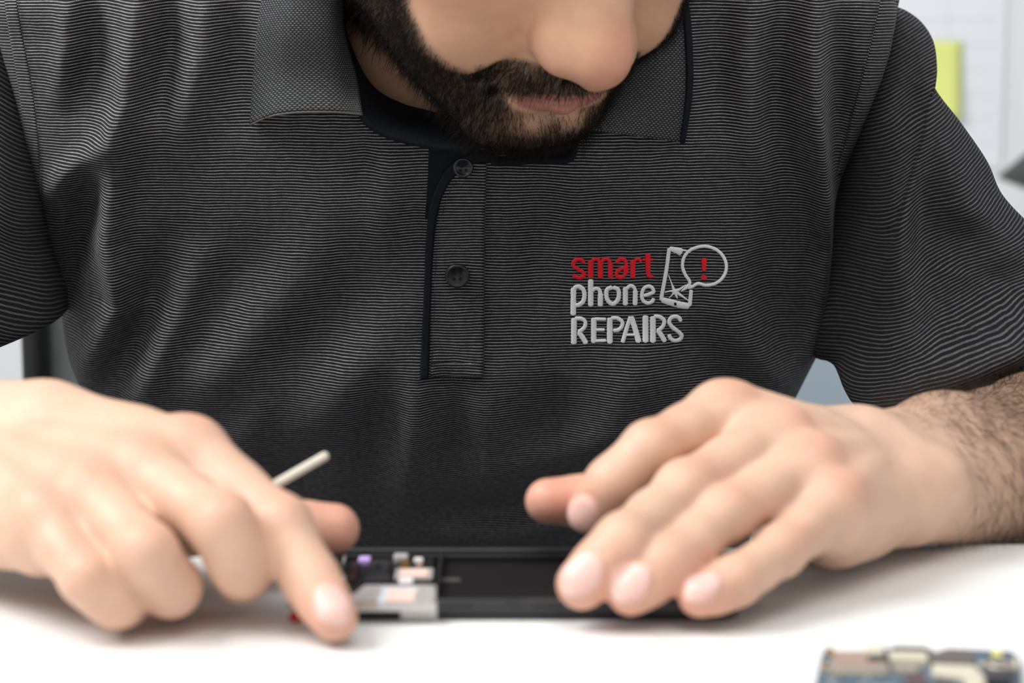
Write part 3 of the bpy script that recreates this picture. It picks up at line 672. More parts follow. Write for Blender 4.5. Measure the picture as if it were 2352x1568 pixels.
# ------------------------------------------------------------------ embroidery
def stroke(pts, w, closed=False):
    """zoomed-logo coordinates -> raised satin ribbon verts"""
    pts = [(x, y) for x, y in pts]; L = np.sum(np.linalg.norm(np.diff(np.array(pts, float), axis=0), axis=1)); n = max(8, int(L/9))
    q = spline(pts, n)/5.6+np.array([1280, 540]); ww = np.interp(np.linspace(0, 1, n), np.linspace(0, 1, len(w)), w)/5.6 if hasattr(w, '__len__') else np.full(n, w/5.6)
    T = np.gradient(q, axis=0); T /= np.linalg.norm(T, axis=1)[:, None]+1e-9; S = np.stack([-T[:, 1], T[:, 0]], 1)
    # rounded ends
    s = np.r_[0, np.cumsum(np.linalg.norm(np.diff(q, axis=0), axis=1))]; e = np.minimum(s, s[-1]-s)/(ww/2*.55); wf = np.sqrt(np.clip(1-(1-np.clip(e, 0, 1))**2, .12, 1))
    if closed: wf[:] = 1
    jit = 1+rng.uniform(-.08, .08, n); k = np.array([-1, -.8, -.4, 0, .4, .8, 1]); hgt = np.array([.1, .38, .50, .54, .50, .38, .1])
    Q = q[:, None, :]+S[:, None, :]*(k[None, :]*(ww*wf*jit*1.12)[:, None]/2)[..., None]
    c = chest(Q[..., 0], Q[..., 1]); c[..., 1] -= (hgt[None, :]*(.7+.3*wf[:, None])+.11*((np.arange(n) % 2)[:, None]))*mm
    return c.reshape(-1, 3), grid_faces(n, 7)
def embroider(name, strokes, m):
    V, F, o = [], [], 0
    for st in strokes:
        v, f = stroke(*st); V.append(v); F.append(f+o); o += len(v)
    ob = mesh(name, np.vstack(V), np.vstack(F), m, shirt)
    ob.data.flip_normals() if ob.data.polygons[3].normal.y > 0 else None
    return ob
RED_L = {'s': [([(345, 362), (322, 325), (268, 310), (212, 342), (212, 398), (272, 438), (338, 482), (340, 522), (292, 547), (232, 532), (205, 502)], 44)],
 'm': [([(430, 316), (430, 550)], 62), ([(430, 352), (478, 308), (528, 318), (552, 362)], 42), ([(552, 345), (556, 555)], 60), ([(560, 350), (608, 306), (658, 314), (680, 362)], 42), ([(682, 350), (685, 552)], 58)],
 'a': [([(758, 362), (788, 322), (838, 306), (878, 332), (888, 382)], 44), ([(886, 372), (882, 500)], 56), ([(890, 428), (820, 432), (768, 470), (768, 522), (818, 545), (878, 500)], 42)],
 'r': [([(970, 312), (970, 552)], 62), ([(974, 372), (1008, 318), (1052, 306), (1076, 350)], 36)],
 't': [([(1165, 232), (1166, 360), (1168, 470), (1186, 530), (1242, 530)], [62, 58, 58, 50, 24]), ([(1095, 315), (1238, 314)], 28)]}
WHT_L = {'p': [([(208, 670), (205, 1030)], 64), ([(208, 680), (268, 660), (328, 690), (350, 765), (332, 850), (282, 892), (225, 902)], 50)],
 'h': [([(430, 565), (430, 915)], 62), ([(440, 720), (490, 685), (538, 700), (556, 755)], 44), ([(556, 738), (553, 915)], 60)],
 'o': [([(712, 668), (640, 700), (632, 790), (660, 850), (712, 884), (764, 850), (790, 790), (782, 700), (712, 668)], 50)],
 'n': [([(875, 665), (875, 902)], 58), ([(882, 695), (935, 652), (985, 668), (1006, 722)], 42), ([(1004, 705), (1000, 902)], 56)],
 'e': [([(1108, 778), (1180, 758), (1238, 728), (1215, 672), (1165, 655), (1110, 690), (1086, 770), (1106, 842), (1165, 872), (1220, 852), (1240, 808)], 42)]}
REP_L = {'r_capital': [([(215, 1062), (212, 1402)], 66), ([(222, 1070), (310, 1072), (360, 1115), (348, 1185), (292, 1232), (262, 1240)], 46), ([(272, 1240), (330, 1320), (376, 1398)], 58)],
 'e_capital': [([(470, 1058), (468, 1385)], 62), ([(472, 1076), (628, 1080)], 38), ([(480, 1215), (612, 1215)], 34), ([(475, 1358), (630, 1354)], 38)],
 'p_capital': [([(675, 1058), (675, 1395)], 66), ([(688, 1066), (768, 1066), (832, 1108), (832, 1165), (788, 1215), (716, 1226)], 44)],
 'a_capital': [([(942, 1045), (890, 1205), (838, 1382)], 48), ([(946, 1045), (1000, 1200), (1050, 1380)], 64), ([(880, 1280), (1010, 1280)], 26)],
 'i_capital': [([(1133, 1030), (1135, 1380)], 68)],
 'r_capital.': [([(1228, 1040), (1230, 1382)], 66), ([(1238, 1046), (1312, 1048), (1372, 1092), (1362, 1162), (1312, 1215), (1276, 1222)], 46), ([(1288, 1215), (1340, 1290), (1388, 1370)], 56)],
 's_capital': [([(1590, 1112), (1566, 1062), (1516, 1045), (1458, 1066), (1440, 1122), (1480, 1182), (1556, 1240), (1600, 1292), (1574, 1340), (1508, 1355), (1452, 1322), (1438, 1272)], 46)]}
for D_, m_, t_ in ((RED_L, M_red_thread, 'red embroidered lowercase letter'), (WHT_L, M_white_thread, 'white embroidered lowercase letter'), (REP_L, M_white_thread, 'white embroidered capital letter')):
    for k_, st in D_.items(): lab(embroider('embroidered_letter', st, m_), t_+' '+k_[0].upper() if D_ is REP_L else t_+' '+k_)
lab(embroider('embroidered_phone', [([(1440, 165), (1402, 450), (1345, 770), (1336, 840)], 44), ([(1436, 172), (1480, 180), (1550, 200), (1606, 222)], [50, 60, 80, 96]), ([(1590, 188), (1668, 200)], 22), ([(1338, 830), (1420, 852), (1520, 880), (1600, 898), (1700, 916)], [56, 76, 74, 78, 66]), ([(1702, 915), (1722, 700)], 44)], M_white_thread), 'white embroidered outline of a cracked smartphone')
lab(embroider('embroidered_crack', [([(1512, 740), (1470, 620), (1428, 505)], [46, 16, 8]), ([(1500, 730), (1580, 690), (1655, 635)], [46, 26, 10]), ([(1520, 722), (1450, 718), (1382, 735)], [36, 18, 9]), ([(1515, 725), (1470, 775), (1435, 805)], [36, 14, 8]),
     ([(1500, 715), (1600, 780), (1692, 845)], [56, 24, 10]), ([(1512, 730), (1545, 815)], [44, 12]), ([(1490, 700), (1530, 750)], 60)], M_white_thread), 'white embroidered star shaped crack')
lab(embroider('embroidered_bubble', [([(1695, 660), (1700, 590), (1645, 505), (1610, 400), (1630, 285), (1700, 200), (1800, 155), (1915, 143), (2035, 180), (2125, 260), (2172, 370), (2162, 480), (2100, 575), (2005, 630), (1900, 642), (1812, 620), (1745, 655), (1680, 680)], 38), ([(1700, 640), (1650, 680), (1590, 722)], [60, 36, 10])], M_white_thread), 'white embroidered speech bubble')
lab(embroider('embroidered_exclamation_mark', [([(1888, 292), (1886, 465)], [72, 40]), ([(1885, 512), (1885, 575)], 66)], M_red_thread), 'red embroidered exclamation mark')
hq = spline([(1515, 862), (1517, 900)], 5)/5.6+np.array([1280, 540]); hs = np.array([-2.6, 2.6])
hV = chest(hq[:, None, 0]+hs[None], hq[:, None, 1]+0*hs[None], lift=1.15*mm)
lab(grid('embroidered_home_key', hV, M_navy, shirt), 'small dark square in the embroidered phone')
# ------------------------------------------------------------------ collar
def free_patch(name, rows, mat_, parent=shirt, nu=40, nv=40, thick=1.6, uvscale=1000., uvrot=0):
    """rows: list of rows of (px,py,D) control points; rows run along the leaf's height"""
    R_ = np.array([spline(r, nu) for r in rows]); R_ = np.stack([spline(R_[:, i], nv) for i in range(nu)], 0)
    Vp = P(R_[..., 0], R_[..., 1], R_[..., 2]); du = np.r_[0, np.cumsum(np.linalg.norm(np.diff(Vp[:, nv//2], axis=0), axis=1))]; dv = np.r_[0, np.cumsum(np.linalg.norm(np.diff(Vp[nu//2], axis=0), axis=1))]
    uv = np.stack(np.meshgrid(du, dv, indexing='ij'), -1)*uvscale
    o = grid(name, Vp, mat_, parent, uv=uv); solid(o, thick*mm, 0)
    return o
def cD(px, py):
    c = chest(px, py)-CAMP; return float(c[1]*_c-c[2]*_s)*1000
def cl(px, py, l): return (px, py, cD(px, py)-l)
free_patch('collar_leaf', [[(612, -60, 872), (690, -60, 862), (760, -60, 868), (790, -60, 880)],
      [(594, 60, 876), (670, 60, 866), (755, 60, 868), (788, 60, 884)],
      [(584, 170, 884), (660, 172, 876), (760, 172, 876), (815, 170, 888)],
      [cl(576, 286, 3), cl(640, 262, 10), cl(740, 256, 12), cl(832, 262, 10)]], M_pique)
lab(free_patch('collar_leaf', [[(1325, -60, 900), (1400, -60, 880), (1480, -60, 868), (1563, -60, 872)],
      [(1330, 60, 896), (1400, 60, 882), (1490, 60, 872), (1578, 60, 876)],
      [(1328, 190, 894), (1400, 190, 886), (1500, 195, 880), (1583, 200, 882)],
      [cl(1325, 298, 8), cl(1400, 305, 7), cl(1490, 316, 5), cl(1566, 326, 3)]], M_pique), 'ribbed grey collar leaf, darker outer edge')
edge_ = [cl(575, 287, 4.2), cl(606, 272, 7.5), cl(640, 263, 11), cl(690, 258, 12.5), cl(740, 257, 13.2), cl(790, 259, 12.2), cl(833, 263, 11)]
tube('collar_trim', [tuple(P(*q)) for q in edge_], .0004, mat('pale_collar_trim', (.10, .082, .07), .8), shirt, n=8)
# dark edges of the right leaf
free_patch('collar_edge', [[(1556, -60, 870), (1562, -60, 870), (1568, -60, 871)], [(1572, 60, 874), (1578, 60, 874.5), (1584, 60, 876)], [(1577, 200, 880), (1582, 200, 880.5), (1588, 200, 882)],
      [cl(1562, 327, 4.5), cl(1565, 327, 4.5), cl(1571, 327, 4)]], M_navy, nu=8, thick=1.8)
# collar band standing round the back of the neck
cb_ = spline(np.array([P(700, -60, 884), (-.128, .93, .222), (-.105, 1.03, .262), (-.028, 1.085, .280), (.05, 1.03, .262), (.075, .93, .222), P(1462, -60, 884)]), 60)
out_ = cb_-np.array([-.028, .97, .2]); out_[:, 2] = 0; out_ /= np.linalg.norm(out_, axis=1)[:, None]
cbV = np.stack([cb_+out_*.012+np.array([0, 0, -.028]), cb_+out_*.009+np.array([0, 0, -.014]), cb_+out_*.003, cb_+out_*-.002+np.array([0, 0, .002]), cb_+out_*-.006+np.array([0, 0, -.004]), cb_+out_*-.007+np.array([0, 0, -.03])], 1)
solid(grid('collar_back', cbV, M_pique, shirt, uv=np.stack(np.meshgrid(np.linspace(0, 420, 60), np.linspace(0, 60, 6), indexing='ij'), -1)), .0012)
# inner neckband, left and right
free_patch('neckband', [[(745, -60, 905), (757, -60, 920), (768, -60, 950)], [(775, 60, 900), (786, 66, 915), (797, 70, 950)], [(806, 165, 892), (826, 180, 905), (850, 188, 940)],
      [cl(828, 262, 8), (875, 248, 903), (922, 238, 930)], [cl(880, 308, 7), (945, 288, 904), (1010, 266, 922)], [cl(985, 336, 6), (1040, 310, 905), (1100, 280, 914)], [cl(1075, 342, 6), (1110, 322, 904), (1150, 300, 912)]], M_navy, nu=24, nv=120, thick=2.2)
free_patch('neckband', [[cl(1128, 376, 4), (1128, 340, 903), (1120, 290, 914)], [cl(1190, 374, 5), (1190, 330, 902), (1180, 280, 914)], [cl(1260, 370, 5), (1250, 320, 901), (1230, 270, 915)], [cl(1312, 366, 5), (1316, 310, 898), (1300, 250, 912)], [cl(1324, 310, 5), (1330, 240, 896), (1320, 180, 915)], [(1350, 160, 900), (1345, 100, 905), (1330, 60, 925)], [(1370, -60, 905), (1350, -60, 915), (1330, -60, 930)]], M_navy, nu=24, nv=120, thick=2.2)
# ------------------------------------------------------------------ sleeves
def sleeve(rings, ang, shift, name, label, folds, D0=0):
    """rings: (Lx,Ly,Rx,Ry,D,depth_ratio)"""
    R_ = spline(np.array(rings, float), 150); R_ = R_[:, :]; n = 260; V = np.zeros((n, 150, 3)); uv = np.zeros((n, 150, 2))
    th_ = np.linspace(0, 2*np.pi, n, endpoint=False)
    for k in range(150):
        lx, ly, rx, ry, D, dr = R_[k]; a, b = P(lx, ly, D), P(rx, ry, D); c = (a+b)/2; hx = (b-a)/2; hw = np.linalg.norm(hx)
        dv = np.array([0, _c, -_s])*hw*dr
        V[:, k] = c+np.cos(th_)[:, None]*hx+np.sin(th_)[:, None]*dv
    x, z = V[..., 0], V[..., 2]
    # folds as ridges drawn in the front plane
    frontm = np.clip(-np.sin(th_)*1.6, 0, 1)[:, None]
    hsum = np.zeros(x.shape)
    for pts, amp, wd in folds:
        amp *= 2.3
        q = [P(p[0], p[1], 905) for p in pts]; seg = [(p[0], p[2]) for p in q]
        best = np.full(x.shape, 1e9); av = np.zeros(x.shape)
        for i in range(len(seg)-1):
            ax_, az = seg[i]; dx, dz = seg[i+1][0]-ax_, seg[i+1][1]-az; L = dx*dx+dz*dz; t = np.clip(((x-ax_)*dx+(z-az)*dz)/L, 0, 1); d = (x-ax_-t*dx)**2+(z-az-t*dz)**2
            s = (i+t)/(len(seg)-1); m = d < best; best = np.where(m, d, best); av = np.where(m, amp*np.sin(np.pi*(.1+.8*s)), av)
        hsum += av*mm*np.exp(-best/(wd*mm)**2)
    V[..., 1] -= hsum*frontm
    for k in range(150):
        pass
    a_ = np.radians(ang[0]+(ang[1]-ang[0])*np.clip((np.abs(x)-shift[0])/(shift[1]-shift[0]), 0, 1))
    sg = np.sign(x.mean())
    # stripes stay perpendicular to the arm: integrate a slowly turning direction
    uv[..., 1] = (z*np.cos(a_)-sg*x*np.sin(a_)*sg)*1000 if False else (z*np.cos(np.radians(ang[0]))-x*np.sin(np.radians(ang[0]))*sg*1.0-sg*0+(-sg*np.sign(sg)*0))*1000+ang[1]*((np.abs(x)-shift[0])*1000)**2*np.where(np.abs(x) > shift[0], 1, 0)*-1+hsum*120
    uv[..., 0] = (x*np.cos(np.radians(ang[0]))+z*np.sin(np.radians(ang[0])))*1000
    o = grid(name, V, M_sleeve, shirt, uv=uv, wrap=True); o['label'] = label; solid(o, .0014, 0); return o
sleeve([(1840, 740, 1975, 60, 1010, .42), (1850, 785, 2040, 20, 1000, .5), (1866, 812, 2096, 42, 990, .55), (1884, 822, 2132, 90, 980, .6), (1902, 826, 2141, 150, 970, .62), (1920, 838, 2137, 200, 960, .64), (1932, 862, 2200, 285, 945, .66), (1945, 895, 2258, 370, 930, .68), (1968, 930, 2292, 445, 918, .7), (2010, 960, 2356, 515, 905, .7), (2080, 980, 2450, 600, 895, .7), (2160, 990, 2560, 690, 888, .7)],
       (28, .0011), (.17, .26), 'sleeve', 'left sleeve with slanting fine stripes', [
       ([(2100, 200), (2080, 320), (2060, 460), (2060, 640), (2040, 760)], 7, 10), ([(2020, 380), (1990, 520), (1960, 680), (1945, 800)], -8, 9), ([(1990, 330), (1950, 480), (1925, 640), (1910, 780)], 5, 6),
       ([(2130, 400), (2120, 560), (2100, 700)], -5, 9), ([(2180, 330), (2200, 460), (2290, 540)], 4, 8), ([(2250, 500), (2190, 560), (2170, 620)], -4, 8),
       ([(2352, 640), (2250, 640), (2160, 700), (2110, 800)], -7, 11), ([(2400, 720), (2280, 760), (2180, 820), (2090, 860)], 6, 10), ([(2400, 800), (2260, 840), (2150, 890)], -6, 8), ([(2080, 300), (2130, 250), (2150, 200)], -3, 6)])
sleeve([(200, 660, 95, 60, 1010, .42), (158, 700, 30, 25, 985, .5), (132, 728, -40, 50, 965, .56), (95, 752, -110, 190, 945, .62), (50, 772, -190, 340, 925, .68), (0, 793, -260, 440, 910, .7), (-60, 815, -330, 540, 900, .7)],
       (38, -.0000), (.21, .3), 'sleeve', 'right sleeve with slanting fine stripes', [
       ([(-20, 100), (10, 300), (20, 480), (10, 600)], 6, 9), ([(50, 520), (60, 620), (90, 700)], -6, 8), ([(-40, 500), (20, 640), (60, 740)], -5, 9), ([(20, 560), (40, 650), (80, 730)], 4, 7)])
# ------------------------------------------------------------------ head
yaw, pit, rol = math.radians(33), math.radians(38), math.radians(17)
Rm = (Matrix.Rotation(rol, 3, 'Y') @ Matrix.Rotation(pit, 3, 'X') @ Matrix.Rotation(yaw, 3, 'Z'))
RH = np.array(Rm)                       # local -> world (face looks to -y)
LIP = np.array([0, -99, -69.])*mm
HC = P(1300, 232, 848)-RH@LIP
def h2w(p): return HC+np.asarray(p)@RH.T
def w2h(p): return (np.asarray(p)-HC)@RH
S = SDF((-.095, -.135, -.165), (.095, .125, .13), .0013)
q3 = lambda *a: tuple(v*mm for v in a)
S.ell(q3(0, 12, 35), q3(76, 97, 84), .01); S.ell(q3(0, -24, -15), q3(65, 68, 74), .012)
for s in (-1, 1):
    S.ell(q3(43*s, -55, -24), q3(24, 24, 22), .014)                      # cheekbone
    S.ell(q3(37*s, -62, -50), q3(24, 26, 24), .014)                       # cheek
    S.cone(q3(57*s, 4, -60), q3(17*s, -75, -91.5), .0175, .0165, .022)      # jaw
    S.cone(q3(60*s, 8, -28), q3(57*s, 4, -60), .0170, .0175, .022)
S.ell(q3(0, -38, -68), q3(50, 51, 35), .014)
S.ell(q3(0, -79, -91.5), q3(20, 16, 14), .012)
S.ell(q3(0, -76, -67), q3(31, 23, 25), .012)
S.cone(q3(-30, -80, 22), q3(30, -80, 22), .012, .012, .012)               # brow
for s in (-1, 1): S.ell(q3(32*s, -92, 2), q3(17, 12, 11), .010, op='sub')
for s in (-1, 1): S.ell(q3(31*s, -72, 1), q3(13, 13, 12), .002)
# nose
S.cone(q3(0, -86, 6), q3(0, -105, -29), .0095, .0135, .010); S.ell(q3(0, -111, -36.5), q3(12.3, 12, 11.2), .008)
for s in (-1, 1): S.cone(q3(6*s, -86, -2), q3(10*s, -95, -32), .0075, .0085, .010)
for s in (-1, 1):
    S.ell(q3(12.8*s, -99, -40), q3(7.6, 12, 8.6), .008)
S.cone(q3(0, -112, -45), q3(0, -99, -52), .005, .004, .004)
for s in (-1, 1): S.ell(q3(7.2*s, -107, -51.5), q3(4.0, 6.2, 4.5), .002, op='sub')
# lips
for s in (-1, 1):
    S.cone(q3(3*s, -97.8, -64.5), q3(23*s, -88, -68.5), .0042, .0020, .003); S.cone(q3(0, -97.2, -72.3), q3(19*s, -89, -71), .0052, .0024, .003)
    S.cone(q3(26*s, -87, -69), q3(28*s, -86, -72), .002, .001, .004, op='sub')
    S.cone(q3(21*s, -92, -52), q3(34*s, -82, -66), .0016, .0016, .006, op='sub')
for s in (-1, 1): S.cone(q3(0, -101.6, -68.4), q3(23*s, -91, -69.3), .0016, .0011, .0012, op='sub')
S.ell(q3(0, -100, -82), q3(16, 6, 4.5), .008, op='sub')
# ears
for s in (-1, 1):
    S.ell(q3(77*s, 14, -12), q3(6, 18, 31), .005); S.ell(q3(83*s, 10, -10), q3(5, 10, 19), .004, op='sub')
# neck down into the shirt
nb_w = P(1040, 330, 1010); nb_l = w2h(nb_w)
S.cone(q3(0, 30, -50), nb_l, .056, .060, .012)
for s in (-1, 1): S.cone(q3(58*s, 20, -45), w2h(nb_w+np.array([.018*s, -.045, 0])), .010, .008, .018)
S.smooth(1)
V, F = S.mesh(); Nh = normals(V, F); L_ = V*1000
x, y, z = L_.T
def sstep(a, b, v): t = np.clip((v-a)/(b-a), 0, 1); return t*t*(3-2*t)
def beard_mask(x, y, z):
    ax = np.abs(x)
    # upper limit of the beard: from sideburn down the cheek to the mouth corner
    top = np.interp(ax, [0, 20, 30, 40, 48, 56, 62, 66, 70], [-82, -76, -62, -62, -59, -53, -42, -24, 8])
    top = top+22*sstep(38, 56, x)
    m = sstep(5, -5, z-top)*sstep(-2, -10, y-22)
    low = np.interp(y, [-100, -80, -40, 0, 20], [-122, -123, -120, -108, -98]); m *= sstep(-4, 5, z-low)
    under = sstep(-4, 4, y+62); neckz = np.interp(y, [-60, 0], [-112, -86]); 
    front_open = np.exp(-((ax-9)/9)**2-((z+83)/6)**2); m *= 1-.85*front_open
    mous = sstep(1.5, -1.5, np.abs(z+58.5-.004*ax*ax*-1)-(7.5-.02*ax))*sstep(36, 30, ax)*(y < -70)*(z < -48.5)
    mous2 = sstep(40, 34, ax)*sstep(22, 27, ax)*sstep(-90, -84, z)*sstep(-54, -60, z)*(y < -60)
    lip = (((x)/23)**2+((z+70.5)/(7.0))**2 < 1) & (y < -80)
    m = np.maximum(np.maximum(m, mous*.9), mous2*.9); return np.where(lip, 0, m)
bm_ = beard_mask(x, y, z)
SKF = np.array([.70, .42, .27])
col = np.tile(SKF, (len(V), 1)); gl = np.full((len(V), 3), .47)
col = spots(V, col, [(np.array(q3(0, -118, -38)), .013, .6), (np.array(q3(-14, -104, -42)), .009, .35), (np.array(q3(14, -104, -42)), .009, .3), (np.array(q3(-42, -70, -30)), .02, .35), (np.array(q3(42, -70, -30)), .02, .35)], (.66, .26, .19))
col = spots(V, col, [(np.array(q3(5, -112, -25)), .009, .55)], (.68, .22, .17))
lip = np.clip((1-np.sqrt((x/23)**2+((z+69.5)/7.6)**2))*5, 0, 1)*(y < -84); col = col*(1-lip[:, None]*.85)+np.array([.42, .16, .125])*lip[:, None]*.85
gl = gl*(1-lip[:, None])+.36*lip[:, None]
nost = sum(np.exp(-(np.linalg.norm(L_-np.array([7.2*s, -106, -49.5]), axis=1)/3.2)**2) for s in (-1, 1)); col = col*(1-.8*np.clip(nost, 0, 1)[:, None])
col = col*(1-bm_[:, None]*.86)+np.array([.022, .016, .012])*bm_[:, None]*.86
scalp = sstep(-6, 6, z-np.interp(y, [-100, -80, -60, 0, 40, 110], [62, 55, 30, 5, -30, -50]))*sstep(-93, -80, y-.3*(z-60))
scalp = np.where(z > -60, scalp, 0)*((np.abs(x) < 75) | (z > 24))
col = col*(1-scalp[:, None]*.9)+np.array([.02, .015, .012])*scalp[:, None]*.9
VW = h2w(V); BODY.append((VW, F, col, gl))
# facial and head hair -----------------------------------------------------
def strands(name, roots, dirs, nors, lens, rad, mt, parent, curl=.25, grav=.3, nseg=3):
    n = len(roots); k = nseg+1; p = roots.copy(); d = dirs/np.linalg.norm(dirs, axis=1)[:, None]
    A = np.cross(d, nors+rng.normal(0, .2, (n, 3))); A /= np.linalg.norm(A, axis=1)[:, None]+1e-9; B = np.cross(d, A)
    Vv = np.zeros((n, k, 3, 3), np.float32); side = rng.normal(0, curl, (n, 3))
    for s in range(k):
        r = rad*(1-.75*s/nseg)
        for c in range(3):
            an = 2*np.pi*c/3; Vv[:, s, c] = p+(A*math.cos(an)+B*math.sin(an))*r
        d = d+side*(1/nseg)+np.array([0, 0, -grav/nseg]); d /= np.linalg.norm(d, axis=1)[:, None]; p = p+d*(lens/nseg)[:, None]
    base_ = (np.arange(n)*k*3)[:, None, None, None]
    s_ = np.arange(nseg)[None, :, None, None]*3; c = np.arange(3)[None, None, :, None]; c2 = (c+1) % 3
    F_ = np.concatenate([base_+s_+c, base_+s_+c2, base_+s_+3+c2, base_+s_+3+c], -1).reshape(-1, 4)
    o = mesh(name, Vv.reshape(-1, 3), F_, mt, parent, smooth=True); o['kind'] = 'stuff'; return o
def sample_faces(V, F, w, n):
    q = V[F]; ar = np.linalg.norm(np.cross(q[:, 2]-q[:, 0], q[:, 3]-q[:, 1]), axis=1)/2*w; pr = ar/ar.sum()
    i = rng.choice(len(F), n, p=pr); a, b = rng.random(n), rng.random(n)
    return i, (q[i, 0]*((1-a)*(1-b))[:, None]+q[i, 1]*(a*(1-b))[:, None]+q[i, 2]*(a*b)[:, None]+q[i, 3]*((1-a)*b)[:, None])
fc = V[F].mean(1)*1000; wm = beard_mask(*fc.T)
i, rt = sample_faces(V, F, wm**1.3+1e-9, 38000); nr = Nh[F[i, 0]]; m_ = wm[i]
loc = rt*1000; down = np.array([0, .15, -1.])+np.stack([np.sign(loc[:, 0])*-.15, np.zeros(len(loc)), np.zeros(len(loc))], 1)
down = np.where((loc[:, 2] > -66)[:, None] & (np.abs(loc[:, 0]) < 30)[:, None], np.stack([np.sign(loc[:, 0])*.35, -.15+0*loc[:, 0], -.95+0*loc[:, 0]], 1), down)
tn = down-nr*np.sum(down*nr, 1)[:, None]; dr = tn*1.0+nr*rng.uniform(.25, .75, (len(nr), 1))+rng.normal(0, .22, nr.shape)
ln = np.interp(loc[:, 2], [-118, -100, -85, -60, -30, 10], [12, 10, 7, 6, 6, 5])*mm*rng.uniform(.55, 1.25, len(loc))*(.6+.4*m_)
ln = np.where((loc[:, 2] > -66) & (np.abs(loc[:, 0]) < 32), rng.uniform(6, 10, len(loc))*mm, ln)
strands('beard', h2w(rt), dr@RH.T, nr@RH.T, ln, .000085, M_hair, person, curl=.45, grav=.25).location = Vector(-PB)
wsc = sstep(-6, 6, fc[:, 2]-np.interp(fc[:, 1], [-100, -80, -60, 0, 40, 110], [62, 55, 30, 5, -30, -50]))*sstep(-93, -80, fc[:, 1]-.3*(fc[:, 2]-60))*((np.abs(fc[:, 0]) < 75) | (fc[:, 2] > 24))*(fc[:, 2] > -60)
i, rt = sample_faces(V, F, wsc+1e-9, 14000); nr = Nh[F[i, 0]]; tn = np.array([0, 1., -.25])-nr*np.sum(np.array([0, 1., -.25])*nr, 1)[:, None]
strands('head_hair', h2w(rt), (tn+nr*.6+rng.normal(0, .3, nr.shape))@RH.T, nr@RH.T, rng.uniform(14, 26, len(rt))*mm, .00022, M_hair2, person, grav=0).location = Vector(-PB)
# eyebrows
def brow_w(c): ax = np.abs(c[:, 0]); return np.exp(-((c[:, 2]-(24-.006*(ax-30)**2))/4)**2)*(ax > 12)*(ax < 54)*(c[:, 1] < -55)
i, rt = sample_faces(V, F, brow_w(fc)+1e-12, 1600); nr = Nh[F[i, 0]]; dv_ = np.stack([np.sign(rt[:, 0]), .2+0*rt[:, 0], -.15+0*rt[:, 0]], 1)
strands('eyebrows', h2w(rt), (dv_+nr*.3+rng.normal(0, .15, nr.shape))@RH.T, nr@RH.T, rng.uniform(6, 10, len(rt))*mm, .00012, M_hair, person, grav=0).location = Vector(-PB)
# ------------------------------------------------------------------ upper arms, elbows, hidden torso, joined into the body mesh
for Hd, el, sh, md in ((HR, E_R, P(30, 390, 990), P(-120, 575, 950)), (HL, E_L, P(2010, 440, 1010), P(2130, 660, 965))):
    wv = el
    T_ = SDF(np.minimum(np.minimum(wv, el), sh)-.06, np.maximum(np.maximum(wv, el), sh)+.06, .0028)
    sd = nrm(np.cross(Hd['arm'], Hd['nb'])); sd *= np.sign(np.dot(sd, Hd['acr']))
    T_.cone(el, md, .032, .026, .008); T_.cone(md, sh, .026, .020, .008)
    v, f = T_.mesh(); BODY.append((v, f, np.tile(SKIN*.93, (len(v), 1)), np.full((len(v), 3), .5)))
T_ = SDF((-.23, .88, -.3), (.20, 1.2, .27), .005)
T_.cone((-.11, 1.04, .08), (.06, 1.04, .08), .06, .06, .02); T_.cone((-.11, 1.04, .08), (-.16, 1.04, .10), .045, .02, .02); T_.cone((.06, 1.04, .08), (.12, 1.04, .10), .045, .02, .02); T_.ell((-.02, 1.06, -.02), (.12, .06, .15), .02); T_.ell((-.02, 1.12, -.2), (.12, .06, .09), .02); T_.cone(tuple(nb_w+np.array([0, .05, -.04])), (-.02, 1.04, .08), .05, .055, .02)
v, f = T_.mesh(); BODY.append((v, f, np.tile(SKIN, (len(v), 1)), np.full((len(v), 3), .5)))
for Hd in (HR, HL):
    # forearm tan plus shade painted into the skin tint, deeper on the left arm
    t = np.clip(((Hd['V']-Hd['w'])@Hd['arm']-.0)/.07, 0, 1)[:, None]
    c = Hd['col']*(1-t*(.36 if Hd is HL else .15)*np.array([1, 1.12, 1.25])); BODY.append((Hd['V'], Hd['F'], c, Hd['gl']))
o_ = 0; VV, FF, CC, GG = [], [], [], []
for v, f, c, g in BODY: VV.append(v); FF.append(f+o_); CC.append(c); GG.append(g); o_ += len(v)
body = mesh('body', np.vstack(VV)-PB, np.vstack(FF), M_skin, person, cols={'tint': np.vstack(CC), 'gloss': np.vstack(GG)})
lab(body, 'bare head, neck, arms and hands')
# forearm hair
def arm_hair(Hd, n, t0, t1, lmin, lmax, dens):
    V, F = Hd['V'], Hd['F']; c = V[F].mean(1); t = (c-Hd['w'])@Hd['arm']
    w = sstep(t0, t1, t); i, rt = sample_faces(V, F, w+1e-9, n); nr = Hd['N'][F[i, 0]]
    dr = Hd['arm']*-.35+np.array([0, 0, -.45])-Hd['acr']*.45; tn = dr-nr*np.sum(dr*nr, 1)[:, None]
    strands('arm_hair', rt, tn+nr*rng.uniform(.12, .5, (n, 1))+rng.normal(0, .2, nr.shape), nr, rng.uniform(lmin, lmax, n)*mm, .00008, M_armhair, person, curl=.22, grav=.1).location = Vector(-PB)
arm_hair(HL, 11000, .005, .06, 8, 18, 1); arm_hair(HR, 600, -.005, .05, 5, 10, 1)
